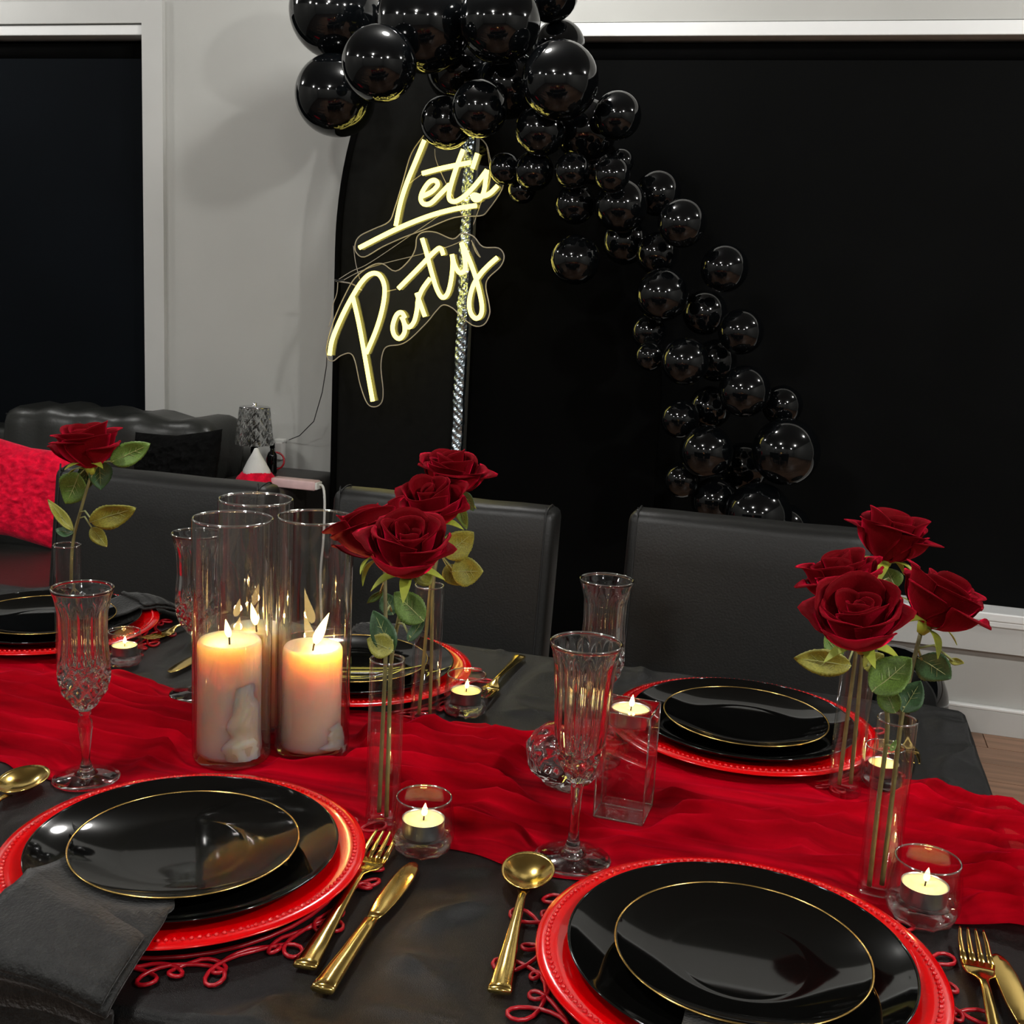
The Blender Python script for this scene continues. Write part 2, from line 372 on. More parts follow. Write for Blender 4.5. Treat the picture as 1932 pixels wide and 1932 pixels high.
# settings and footprints on the cloth (x, y, radius)
NL, NR, FR, FM, FL = (-.490, .820), (-.014, .817), (-.044, 1.325), (-.550, 1.335), (-1.020, 1.335)
CHR = .156
CYL = [(-.570, 1.048), (-.499, 1.098), (-.590, 1.137)]
BUD = dict(MF=(-.360, .957), MB=(-.410, 1.220), RF=(.096, .984), RB=(.072, 1.200), L=(-.890, 1.212))
FLU = dict(NL=(-.677, .944), NR=(-.173, .955), FR=(-.200, 1.204), FL=(-.700, 1.200))
TEA = dict(M=(-.308, .925), R=(.132, .962), FM=(-.374, 1.268), FL=(-.843, 1.262), FR=(.112, 1.238))
BLOCK = (-.145, 1.070); LUMP = (-.214, 1.108)
FLAT = [(c[0], c[1], .200) for c in (NL, NR, FR, FM, FL)] + [(c[0], c[1], .045) for c in CYL] + [(c[0], c[1], .02) for c in BUD.values()] + [(c[0], c[1], .038) for c in FLU.values()] + [(c[0], c[1], .034) for c in TEA.values()] + [(BLOCK[0], BLOCK[1], .04), (LUMP[0], LUMP[1], .05)]
CUTLINES = [((-.353, .926), (-.331, .706)), ((-.305, .890), (-.302, .690)), ((-.206, .934), (-.180, .732)), ((-.724, .932), (-.690, .735)), ((.169, .938), (.170, .735)), ((.184, .914), (.205, .715)), ((-.366, 1.300), (-.364, 1.495)), ((-.764, 1.244), (-.768, 1.44)), ((-.866, 1.338), (-.838, 1.515)), ((.146, 1.290), (.150, 1.485))]
def seg_dist(x, y, a, b):
    dx, dy = b[0]-a[0], b[1]-a[1]; t = max(0, min(1, ((x-a[0])*dx+(y-a[1])*dy)/(dx*dx+dy*dy)))
    return math.hypot(x-a[0]-t*dx, y-a[1]-t*dy)
PLATES = (NL, NR, FR, FM, FL)
def item_gap(x, y, soft):          # 0 under glasses, vases and candles, 1 away from them
    k = 1.0
    for cx, cy, r in FLAT[5:]: k = min(k, max(0, min(1, (math.hypot(x-cx, y-cy)-r)/soft)))
    return k*k*(3-2*k)
def plate_zone(x, y):              # 1 over the placemats, 0 away from them
    r = min(math.hypot(x-c[0], y-c[1]) for c in PLATES); k = max(0, min(1, (.228-r)/.030))
    return k*k*(3-2*k), r
def flatness(x, y, soft=.05, cut=True):
    k = 1.0
    if cut:
        for a, b in CUTLINES: k = min(k, max(0, min(1, (seg_dist(x, y, a, b)-.018)/soft)))
    for cx, cy, r in FLAT:
        d = math.hypot(x-cx, y-cy)-r
        k = min(k, max(0, min(1, d/soft)))
    return k*k*(3-2*k)
def cloth_z(x, y):
    wx, wy = x+.05*nz(x*5, y*5, 3.3), y+.05*nz(x*5, y*5, 7.7)
    a = nz(wx*7+3, wy*3.2, 1.7)*.6 + nz(wx*16, wy*9+x*6, 4.1)*.35
    r1 = max(0, 1-abs(nz(wx*5.2-wy*3, wy*2.6+7, 9.3))*3.2)
    r2 = max(0, 1-abs(nz(wx*8+wy*5, wy*5-wx*2, 21.3))*3.4)
    r3 = max(0, 1-abs(nz(wx*4+wy*9, wy*13-wx*3, 33.1))*3.0)
    return max(0, .005*a+.009*r1**2+.0055*r2**2+.0035*r3**2)*flatness(x, y, .03)
DROP = .26
def cloth_fn(u, v):
    s = -DROP + u*(TX1-TX0+2*DROP); q = -DROP + v*(TY1-TY0+2*DROP)
    x = TX0+s; y = TY0+q; dz = 0
    ex = max(0, TX0-x, x-TX1); ey = max(0, TY0-y, y-TY1)
    xx = min(max(x, TX0), TX1); yy = min(max(y, TY0), TY1)
    z = TABLE_Z + (cloth_z(xx, yy) if ex == 0 and ey == 0 else 0)
    wv = .5+.5*math.sin((xx+yy)*38+nz(xx*4, yy*4, 0)*4)
    if ex > 0 or ey > 0:
        fall = math.hypot(ex, ey) if (ex and ey) else ex+ey
        z = TABLE_Z - max(0, fall-.006)
        o = .008+.018*wv*min(1, fall/.2)
        sx = -1 if x < TX0 else 1; sy = -1 if y < TY0 else 1
        if ex > 0: xx += sx*min(ex, o)
        if ey > 0: yy += sy*min(ey, o)
    return (xx, yy, z)
o = mk('tablecloth', grid(420, 300, cloth_fn), M['cloth'])
tag(o, 'black satin tablecloth with soft wrinkles, draped over the dining table', 'tablecloth')

# ---- red tulle runner, from pixel traces of its two edges
far = [onz(x, y, .755) for x, y in [(-60, 1226), (0, 1232), (105, 1236), (210, 1262), (360, 1300), (600, 1337), (690, 1342), (850, 1359), (1000, 1383), (1240, 1391), (1400, 1413), (1500, 1424), (1700, 1462), (1800, 1500), (1850, 1525)]]
near = [onz(x, y, .755) for x, y in [(-120, 1432), (0, 1442), (60, 1458)]] + [Vector((-.60, .925, .755)), Vector((-.50, .905, .755))] + [onz(x, y, .755) for x, y in [(620, 1590), (700, 1588), (860, 1596), (1000, 1640), (1160, 1660)]] + [Vector((.0, .94, .755))] + [onz(x, y, .755) for x, y in [(1850, 1745), (1925, 1764)]]
far = [Vector((TX0-.02, 1.25, .755))] + far; near = [Vector((TX0-.02, .95, .755)), Vector((-1.0, .94, .755))] + near
far = spline(far, 6); near = spline(near, 6)
def at_x(poly, x):
    for a, b in zip(poly, poly[1:]):
        if (a.x-x)*(b.x-x) <= 0 and abs(a.x-b.x) > 1e-9: return a.y+(b.y-a.y)*(x-a.x)/(b.x-a.x)
    return poly[-1].y if x > poly[-1].x else poly[0].y
RUN_DROP = .34
def fold(x, v):
    p = v*8.5 + 1.3*nz(x*1.5, v*1.5, 2.2) + .10*nz(x*4, v*3, 8)
    a = 1-abs(math.cos(PI*p))**.75
    p2 = v*21 + 1.5*nz(x*1.3, v*3, 5.5)
    b = abs(math.sin(PI*p2))
    return a, b
def runner_fn(u, v):
    Lx = (TX1-(TX0-.02))+RUN_DROP
    s = u*Lx; x = TX0-.02+s; over = max(0, x-TX1); xx = min(x, TX1)
    yf = at_x(far, xx); yn = at_x(near, xx)
    y = yn+(yf-yn)*v
    a, b = fold(x, v)
    edge = min(1, v*9, (1-v)*9)
    it = item_gap(xx, y, .022); pz, pr = plate_zone(xx, y)
    puff = .013*math.exp(-((v-.86)/.09)**2)*max(0, min(1, (xx+.42)/.3))*(.6+.4*nz(x*4, 1, 1))*(1-max(0, min(1, (xx-.12)/.1)))
    h = (.017*a+.0045*b)*edge + puff
    h = h*(1-pz) + pz*(.0046 + (.14*h if pr > .157 else 0))
    h = h*it + .0012 + cloth_z(min(max(xx, TX0), TX1), y)
    if over <= 0:
        k = max(0, (xx-(TX1-.10))/.10)
        return (xx, y, TABLE_Z+h+.012*k*k)
    # rounds over the table edge in a soft puffy bend, then hangs
    yy = yn+(yf-yn)*v; R = .03
    if over < R*PI/2:
        th = over/R; return (TX1+R*math.sin(th)+h*.4, yy-.03*th*(v-.2), TABLE_Z+.012-R+R*math.cos(th)+h)
    d = over-R*PI/2
    return (TX1+R+.012+h*1.6, yy-.05*(v-.2), TABLE_Z+.012-R-d)
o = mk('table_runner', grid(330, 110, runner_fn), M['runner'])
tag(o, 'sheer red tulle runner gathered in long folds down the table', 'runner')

# ================================================================== PLACE SETTINGS
def scallop(sd, r0, amp, n):
    R_ = random.Random(sd); am = [R_.uniform(.55, 1.25) for _ in range(n)]; sh = [R_.uniform(-.25, .25) for _ in range(n)]
    pts = []; per = 16
    for k in range(n):
        for j in range(per):
            t_ = j/per; w_ = t_*2*PI
            th = 2*PI*(k+t_+sh[k]*math.sin(PI*t_)+.34*math.sin(w_))/n
            a_ = am[k]*math.sin(PI*t_)**2+0
            r = r0+amp*(am[k]*(.5-.5*math.cos(w_)))
            pts.append((r*math.cos(th), r*math.sin(th), .0020+.0009*math.sin(w_*2+k)))
    return tube(pts, .0017, 6, closed=True)
def build_mat(c, label, grp=None):
    t = thing('placemat', label, 'placemat', (c[0], c[1], TABLE_Z+.0007), (0, 0, random.uniform(0, 6)))
    if 'a' not in PMAT:
        PMAT['a'] = mk('scalloped_cord', scallop(4, .150, .034, 19), M['mat'], t).data
        PMAT['b'] = mk('scalloped_cord', scallop(9, .148, .020, 26), M['mat'], t).data
        PMAT['r'] = mk('mat_ring', tube([(.14*math.cos(2*PI*k/40), .14*math.sin(2*PI*k/40), .002) for k in range(40)], .0019, 6, closed=True), M['mat'], t).data
    else:
        mk('scalloped_cord', PMAT['a'], None, t); mk('scalloped_cord', PMAT['b'], None, t); mk('mat_ring', PMAT['r'], None, t)
    return t
PMAT = {}
charger_prof = [(0, .006), (.092, .006), (.104, .0075), (.112, .010), (.140, .0155), (.149, .0165), (CHR-.001, .0155), (CHR, .0145), (CHR-.0015, .0135), (.140, .0128), (.112, .007), (.102, .0035), (.092, .0025), (0, .0025)]
charger_mesh = None; bead_mesh = None
def beads():
    bm = bmesh.new(); n = 150
    for k in range(n):
        a = 2*PI*k/n
        bmesh.ops.create_icosphere(bm, subdivisions=1, radius=.0022, matrix=Matrix.Translation((.1465*math.cos(a), .1465*math.sin(a), .0166)))
    return bm_out(bm)
def build_charger(c, label):
    global charger_mesh, bead_mesh
    t = thing('charger_plate', label, 'charger plate', (c[0], c[1], TABLE_Z+.0045))
    if charger_mesh is None:
        charger_mesh = mk('plate_body', lathe(charger_prof, 96), M['charger'], t).data
        o = mk('bead_rim', beads(), M['charger'], t); bead_mesh = o.data
    else:
        mk('plate_body', charger_mesh, None, t); o = mk('bead_rim', bead_mesh, None, t)
    o['kind'] = 'stuff'
    return t
def coupe(R, H, well):
    out = [(0, .004), (well, .004), (well+.003, .0045)]
    n = 10
    for k in range(1, n+1):
        s = k/n; out.append((well+.003+(R-.0015-well-.003)*s, .0045+(H-.0045)*(s**1.7)))
    out += [(R, H+.0006), (R+.0003, H-.0004), (R-.001, H-.0018)]
    for k in range(n-1, -1, -1):
        s = k/n; out.append((well+.003+(R-.003-well-.003)*s, .0015+(H-.003)*(s**1.7)))
    out += [(well*.8, 0), (0, 0)]
    return out
PM = {}
def build_plate(c, z, R, H, well, name, label, cat, rim=True, tilt=(0, 0)):
    t = thing(name, label, cat, (c[0], c[1], z), (tilt[0], tilt[1], 0))
    if name not in PM:
        PM[name] = (mk('plate_body', lathe(coupe(R, H, well), 96), M['plate'], t).data,)
        ring = [(R*math.cos(2*PI*k/96), R*math.sin(2*PI*k/96), H+.0001) for k in range(96)]
        PM[name] += (mk('rim_line', tube(ring, .0009, 6, closed=True), M['goldrim'] if rim else M['plate'], t).data,)
    else:
        mk('plate_body', PM[name][0], None, t); mk('rim_line', PM[name][1], None, t)
    return t
for c, wh in ((NL, 'under the near setting with the napkin over the table edge'), (NR, 'under the setting beside the gold spoon and two tealights'), (FR, 'under the setting in front of the rightmost chair'), (FM, 'under the setting behind the three candle cylinders'), (FL, 'under the setting beside the single rose')):
    build_mat(c, 'red cord leaf placemat '+wh)
    build_charger(c, 'red beaded charger plate '+wh.replace('under the', 'in the'))
    build_plate(c, TABLE_Z+.0105, .131, .0165, .082, 'dinner_plate', 'large black dinner plate '+wh.replace('under the', 'in the'), 'plate', rim=False)
    build_plate((c[0]+.002, c[1]-.003), TABLE_Z+.0158, .0965, .0135, .047, 'salad_plate', 'small gold rimmed black plate '+wh.replace('under the', 'in the'), 'plate')

# napkins folded over the rims: cloth laid on the plates, then over the charger rim
def surf_z(c, x, y):
    r = math.hypot(x-c[0], y-c[1])
    if r < .132: return TABLE_Z+.0105+.0045+.012*max(0, min(1, (r-.085)/.0445))**1.7
    if r < .153: return TABLE_Z+.0045+.0165
    return TABLE_Z+.002
def napkin(c, rights, lefts, label, th=.003):
    # rights / lefts: matching edge points (x, y, z); z None = follow plate surface
    A = spline([Vector((p[0], p[1], p[2])) for p in rights], 8); B = spline([Vector((p[0], p[1], p[2])) for p in lefts], 8); n = len(A)-1
    def fn(u, v, lift=0):
        i = min(n, int(round(u*n))); p = A[i].lerp(B[i], v)
        q = v-.5
        z = p.z+.0022*math.sin(q*7+u*4)+.0016*nz(u*9, v*6, 3)-.008*abs(q)**2.5
        if TY0-.004 < p.y < TY1+.004: z = max(z, surf_z(c, p.x, p.y)+.0055)
        r = math.hypot(p.x-c[0], p.y-c[1])
        if r < .131: z = surf_z(c, p.x, p.y)+.0050+.0008*math.sin(q*7)
        if r < .100: z = min(z, TABLE_Z+.0158+.0015+.0105*max(0, min(1, (r-.05)/.0435))**1.7-.0022)-(.003 if lift else 0)
        return (p.x, p.y, z+(lift*max(0, min(1, (r-.112)/.018)) if r >= .100 else 0))
    t = thing('napkin', label, 'napkin', (0, 0, 0))
    mk('folded_band', solidify(grid(n, 14, fn), th), M['napkin'], t)
    mk('top_fold', solidify(grid(18, 12, lambda u, v: fn(.30+.42*u, .03+.93*v, .0048)), .003), M['napkin'], t)
    return t
ra, rb, rc = onz(328, 1706, .778), onz(262, 1815, .772), onz(205, 1905, .764)
def off(p, dx, dy, z): return (p.x+dx, p.y+dy, z)
napkin(NL, [(-.475, .765, .779), (ra.x, ra.y, .781), (rb.x, rb.y, .776), (rc.x, rc.y, .766), (rc.x-.006, TY0-.012, .752), (rc.x-.007, TY0-.020, .70), (rc.x-.007, TY0-.020, .65)],
 [(-.60, .815, .779), (ra.x-.130, ra.y+.055, .783), (rb.x-.145, rb.y+.045, .778), (rc.x-.155, rc.y+.022, .768), (rc.x-.16, TY0-.012, .752), (rc.x-.16, TY0-.020, .70), (rc.x-.16, TY0-.020, .65)], 'black napkin tucked under the gold rimmed plate and hanging over the table edge')
napkin(NR, [(.05, .765, .779), (.05, .72, .781), (.052, .685, .781), (.054, .655, .772), (.054, TY0-.012, .752), (.054, TY0-.02, .70), (.054, TY0-.02, .66)],
 [(-.045, .765, .779), (-.045, .72, .781), (-.045, .685, .781), (-.045, .655, .772), (-.045, TY0-.012, .752), (-.045, TY0-.02, .70), (-.045, TY0-.02, .66)], 'black napkin hanging toward the table edge in the setting beside the gold spoon')
napkin(FL, [(-.955, 1.375, .779), (-.918, 1.412, .781), (-.890, 1.44, .781), (-.872, 1.462, .765), (-.862, 1.475, .755)],
 [(-1.01, 1.42, .779), (-.985, 1.45, .781), (-.965, 1.475, .781), (-.95, 1.497, .765), (-.942, 1.508, .755)], 'black napkin laid over the red charger beside the single rose')
napkin(FM, [(-.50, 1.385, .779), (-.50, 1.43, .781), (-.50, 1.468, .781), (-.50, 1.50, .768), (-.50, 1.516, .757)],
 [(-.60, 1.385, .779), (-.60, 1.43, .781), (-.60, 1.468, .781), (-.60, 1.50, .768), (-.60, 1.516, .757)], 'black napkin in the setting behind the three candle cylinders')

# ================================================================== CUTLERY (built along +y: handle end at 0)
def sweep(st, mod=None):
    V, Fc = [], []
    for (y, w, z, t) in st:
        for (a, b) in ((-1, 0), (-.82, .8), (0, 1.25), (.82, .8), (1, 0), (.82, -.8), (0, -1), (-.82, -.8)):
            V.append((a*w, y, z+b*t))
    n = len(st)
    for i in range(n-1):
        for k in range(8):
            l = (k+1) % 8; Fc.append((i*8+k, i*8+l, (i+1)*8+l, (i+1)*8+k))
    Fc.append(tuple(range(7, -1, -1))); Fc.append(tuple(range((n-1)*8, n*8)))
    return V, Fc
HANDLE = [(0, .0082, .0024, .0020), (.004, .0086, .0030, .0024), (.008, .0080, .0026, .0022), (.03, .0068, .0035, .0020), (.06, .0052, .0050, .0018), (.09, .0040, .0066, .0017), (.112, .0034, .0076, .0016), (.124, .0032, .0074, .0015)]
def make_fork():
    h = sweep(HANDLE + [(.132, .0050, .0058, .0011), (.140, .0098, .0036, .0008), (.148, .0116, .0030, .0008), (.158, .0120, .0034, .0008)])
    tines = []
    for k in range(4):
        x = -.0093+k*.0062
        tn = sweep([(.157, .0024, .0034, .0008), (.17, .0021, .0042, .0008), (.185, .0018, .0058, .0007), (.197, .0011, .0078, .0006), (.200, .0006, .0084, .0004)])
        tines.append(([(v[0]+x+(.0006*(1.5-k) if v[1] > .19 else 0), v[1], v[2]) for v in tn[0]], tn[1]))
    return h, tines
def make_spoon():
    h = sweep(HANDLE + [(.132, .0036, .0062, .0013), (.138, .0052, .0046, .0010)])
    Lb, Wb, D = .0315, .0205, .0075
    def fn(u, v):
        r = u; a = 2*PI*v
        x = r*Wb*math.cos(a)*(1+.06*math.sin(a)); y = r*Lb*math.sin(a)
        return (x, .166+y, .0022+D*(r**2.2))
    b = grid(10, 40, fn); return h, solidify(b, .0011)
def make_knife():
    h = sweep([(0, .0086, .0030, .0028), (.004, .0090, .0034, .0032), (.01, .0086, .0034, .0030), (.05, .0066, .0036, .0028), (.085, .0054, .0038, .0026), (.098, .0056, .0038, .0022), (.102, .0040, .0036, .0012)])
    bl = sweep([(.100, .0042, .0034, .0010), (.112, .0068, .0030, .0008), (.130, .0086, .0028, .0007), (.155, .0092, .0028, .0007), (.175, .0088, .0028, .0007), (.190, .0072, .0028, .0006), (.198, .0045, .0028, .0005), (.201, .0016, .0028, .0004)])
    bl = ([(v[0]+.0015*math.sin((v[1]-.1)*18), v[1], v[2]) for v in bl[0]], bl[1])
    return h, bl
CUT = {}
def cutlery(kind, tip, end, label, grp=None):
    tip = Vector(tip); end = Vector(end)
    d = tip-end; L0 = {'fork': .2, 'spoon': .1975, 'knife': .201}[kind]
    t = thing({'fork': 'dinner_fork', 'spoon': 'dinner_spoon', 'knife': 'dinner_knife'}[kind], label, kind, (end.x, end.y, TABLE_Z+.0034), (0, 0, math.atan2(-d.x, d.y)))
    s = d.length/L0; s = max(.92, min(1.08, s)); t.scale = (s*1.08, s, 1)
    t.location.x = tip.x-d.normalized().x*L0*s; t.location.y = tip.y-d.normalized().y*L0*s
    if kind not in CUT:
        if kind == 'fork':
            h, tn = make_fork(); CUT[kind] = [mk('handle', h, M['gold'], t).data] + [mk('tine', q, M['gold'], t).data for q in tn]
        else:
            h, b = make_spoon() if kind == 'spoon' else make_knife()
            CUT[kind] = [mk('handle', h, M['gold'], t).data, mk('bowl' if kind == 'spoon' else 'blade', b, M['gold'], t).data]
    else:
        for i, me in enumerate(CUT[kind]): mk('handle' if i == 0 else {'fork': 'tine', 'spoon': 'bowl', 'knife': 'blade'}[kind], me, None, t)
    return t
cutlery('fork', (-.344, .928), (-.326, .708), 'gold fork lying between the napkin setting and a gold knife')
cutlery('knife', (-.305, .890), (-.302, .690), 'gold knife below the tealight beside the two-rose vase')
cutlery('spoon', (-.206, .934), (-.180, .732), 'gold spoon lying beside the foot of a crystal flute')
cutlery('spoon', (-.724, .932), (-.690, .735), 'gold spoon at the edge of the runner beside the red charger')
cutlery('fork', (.169, .938), (.170, .735), 'gold fork in front of the tealight next to a wide knife blade')
cutlery('knife', (.184, .914), (.205, .715), 'gold knife lying along the table end')
cutlery('fork', (-.366, 1.300), (-.364, 1.495), 'gold fork behind a tealight on wrinkled black satin')
cutlery('knife', (-.764, 1.244), (-.768, 1.44), 'gold knife beside the far crystal flute behind the candles')
cutlery('fork', (-.866, 1.338), (-.838, 1.515), 'gold fork beside the red charger near the single rose')
cutlery('fork', (.146, 1.290), (.150, 1.485), 'gold fork by the far corner of the table')

# ================================================================== GLASSWARE
def flute_bowl(kind, R=.031, H=.205, z0=.075):
    # outer profile: tapering knob, belly, waist, flared rim; closed with inner wall
    def ro(t):   # t 0..1 from bowl bottom to rim
        pts = [(0, .20), (.06, .44), (.16, .74), (.28, .86), (.40, .86), (.62, .79), (.80, .81), (.92, .90), (1, 1.0)] if kind == 'A' else [(0, .20), (.05, .34), (.14, .56), (.26, .70), (.42, .76), (.64, .80), (.82, .86), (.93, .93), (1, 1.0)]
        for a, b in zip(pts, pts[1:]):
            if t <= b[0]:
                s = (t-a[0])/(b[0]-a[0]); s = s*s*(3-2*s)*.5+s*.5; return R*(a[1]+(b[1]-a[1])*s)
        return R
    n = 56; prof = [(ro(k/n), z0+(H-z0)*k/n) for k in range(n+1)]
    th = .0026
    inner = [(max(.0, ro(k/n)-th*(1+1.2*max(0, 1-k/n*2.2))), z0+(H-z0)*k/n) for k in range(n, 3, -1)]
    inner.append((0, inner[-1][1]-.003))
    prof = prof + [(R-.0008, H+.0009)] + inner
    no = n+1
    def mod(r, z, a, k):
        if k >= no: return r
        t = k/n
        if kind == 'A':
            up = max(0, min(1, (.93-t)/.12))*max(0, min(1, (t-.36)/.12))
            r2 = r*(1-.085*up*abs(math.sin(a*6)))
            lo = max(0, min(1, (.44-t)/.1))*max(0, min(1, t/.05))
            q = max(abs(math.sin(a*5+t*22)), abs(math.sin(a*5-t*22)))
            return r2*(1-.17*lo*(1-q)*2.2)
        up = max(0, min(1, (.97-t)/.1))*max(0, min(1, (t-.2)/.1))
        r2 = r*(1-.09*up*abs(math.sin(a*7)))
        lo = max(0, min(1, (.3-t)/.08))*max(0, min(1, t/.04))
        q = max(abs(math.sin(a*3.5+t*26)), abs(math.sin(a*3.5-t*26)))
        return r2*(1-.20*lo*(1-q)*2)
    V, Fc = lathe(prof, 112, mod)
    bot = len(V); return V, Fc
FLM = {}
def flute(c, kind, label, R, H):
    t = thing('champagne_flute', label, 'glass', (c[0], c[1], TABLE_Z+.0013), group=None)
    s = (R/.031, R/.031, H/.205); t.scale = s
    if kind not in FLM:
        bowl = mk('bowl', flute_bowl(kind), M['crystal'], t).data
        if kind == 'A': sp = [(0, .0765), (.0062, .0755), (.0062, .072), (.0052, .069), (.0074, .064), (.0078, .058), (.0062, .045), (.0046, .03), (.0042, .022), (.0058, .016), (.0062, .013), (.009, .0085), (.012, .0062), (0, .0055)]
        else: sp = [(0, .0765), (.0062, .0755), (.0056, .070), (.0046, .060), (.0042, .045), (.0044, .03), (.0052, .020), (.0075, .012), (.0105, .008), (.0125, .0062), (0, .0055)]
        stem = mk('stem', lathe(sp, 16, (lambda r, z, a, k: r*(1-.10*abs(math.sin(a*3))) if .02 < z < .07 else r)), M['crystal'], t).data
        foot = mk('foot', lathe([(0, .006), (.012, .0062), (.024, .0034), (.0335, .0017), (.0345, .0009), (.0335, 0), (0, .0003)], 64), M['glass'] if False else M['crystal'], t).data
        rim = mk('rim', tube([(.0302*math.cos(2*PI*k/64), .0302*math.sin(2*PI*k/64), .2056) for k in range(64)], .0009, 8, closed=True), M['rimglass'], t).data
        FLM[kind] = (bowl, stem, foot, rim)
    else:
        for n_, me in zip(('bowl', 'stem', 'foot', 'rim'), FLM[kind]): mk(n_, me, None, t)
    t.rotation_euler.z = random.uniform(0, 1)
    return t
flute(FLU['NL'], 'A', 'diamond cut crystal flute with knobbed stem standing on the runner by a spoon', .0300, .200)
flute(FLU['NR'], 'B', 'crystal flute with straight cut panels standing in front of the clear block', .0322, .207)
flute(FLU['FR'], 'A', 'diamond cut crystal flute in front of the gap between two chairs', .0300, .203)
flute(FLU['FL'], 'A', 'diamond cut crystal flute seen through the front candle cylinder', .0305, .203)

# tall cylinders with pillar candles
def cylinder(c, label, R=.0415, H=.262):
    t = thing('candle_cylinder', label, 'vase', (c[0], c[1], TABLE_Z+.0014))
    th = .0022
    prof = [(0, 0), (R-.004, 0), (R-.001, .0015), (R, .005), (R, H-.002), (R-.0004, H), (R-.001, H+.0006), (R-th+.0004, H), (R-th, H-.002), (R-th, .010), (R-th-.003, .0075), (0, .007)]
    mk('glass_wall', lathe(prof, 72), M['cylglass'], t)
    ring = [((R-.001)*math.cos(2*PI*k/72), (R-.001)*math.sin(2*PI*k/72), H) for k in range(72)]
    mk('rim', tube(ring, .0014, 8, closed=True), M['rimglass'], t)
    return t
def flame_mesh(h, r, lean):
    prof = [(0, 0), (.5, .06), (.85, .16), (1, .28), (.93, .42), (.72, .58), (.45, .76), (.2, .9), (0, 1)]
    v, f = lathe([(p[0]*r, p[1]*h) for p in prof], 14)
    return [(x+lean[0]*(z/h)**1.3, y+lean[1]*(z/h)**1.3, z) for x, y, z in v], f
def flame_light(parent, loc, e, r=.004):
    l = bpy.data.lights.new('flame_light', 'POINT'); l.energy = e; l.color = (1, .50, .15); l.shadow_soft_size = r
    o = bpy.data.objects.new('flame_light', l); C.objects.link(o); o.parent = parent; o.location = loc
def pillar(c, H, R, label, fl, lean, seed, drip=None, E=.9):
    t = thing('pillar_candle', label, 'candle', (c[0], c[1], TABLE_Z+.0088))
    prof = [(0, 0), (R*.98, 0), (R, .004), (R, .02)] + [(R, H*k/8) for k in range(2, 8)] + [(R, H-.008), (R*.985, H-.003), (R*.93, H), (R*.85, H-.0012), (R*.62, H-.0045), (R*.35, H-.006), (0, H-.006)]
    def mod(r, z, a, k):
        return r*(1+.018*nz(math.cos(a)*2+seed, math.sin(a)*2, z*18)+(.05*max(0, 1-z/.02)*(nz(math.cos(a)+seed, math.sin(a), 9)+.6) if z < .02 and r > R*.9 else 0))
    mk('wax_body', lathe(prof, 48, mod), M['wax'], t)
    if drip:
        def fn(u, v):
            wd_ = (1-.55*v)*(1+.30*nz(v*7, seed, 1.5)+.12*nz(v*19, seed, 4))
            ang = drip[0]+.18*nz(v*4, seed, 8)+(u-.5)*drip[1]*wd_; z = drip[2]*v
            bul = drip[3]*max(0, math.sin(PI*u))**.55*(1-v**3)*(.55+.45*(1-v))*(1+.35*nz(u*5, v*7, seed)+.2*nz(u*11, v*15, seed))
            return ((R*.985+bul)*math.cos(ang), (R*.985+bul)*math.sin(ang), z+.001)
        mk('wax_drip', grid(20, 24, fn), M['wax'], t)
    wl = (lean[0]*.12, lean[1]*.12)
    mk('wick', tube([(0, 0, H-.007), (wl[0]*.6, wl[1]*.6, H), (wl[0]*2, wl[1]*2, H+.006)], .0011, 6), M['wick'], t)
    f = mk('flame', flame_mesh(fl, fl*.13+.0010, lean), M['flame'], t); f.location = (wl[0]*2, wl[1]*2, H+.0015)
    flame_light(t, (wl[0]*2+lean[0]*.5, wl[1]*2+lean[1]*.5, H+.011), E)
cylinder(CYL[0], 'tall clear glass cylinder holding the dripping candle, touching the red charger')
cylinder(CYL[1], 'tall clear glass cylinder holding the candle with the long leaning flame', .0408, .262)
cylinder(CYL[2], 'tall clear glass cylinder standing behind the other two cylinders', .0412, .266)
pillar((CYL[0][0]-.003, CYL[0][1]), .124, .0335, 'ivory pillar candle with a thick wax flow down its side', .020, (-.004, 0), 1, drip=(-.55, 1.5, .085, .010), E=1.0)
pillar((CYL[1][0]-.001, CYL[1][1]), .112, .0322, 'ivory pillar candle with a long flame leaning to the roses', .037, (.014, .002), 5, drip=(-.1, 1.4, .028, .007), E=1.25)
pillar((CYL[2][0]+.004, CYL[2][1]-.003), .112, .0325, 'ivory pillar candle half hidden behind two candle cylinders', .026, (-.006, .0), 9, E=1.0)

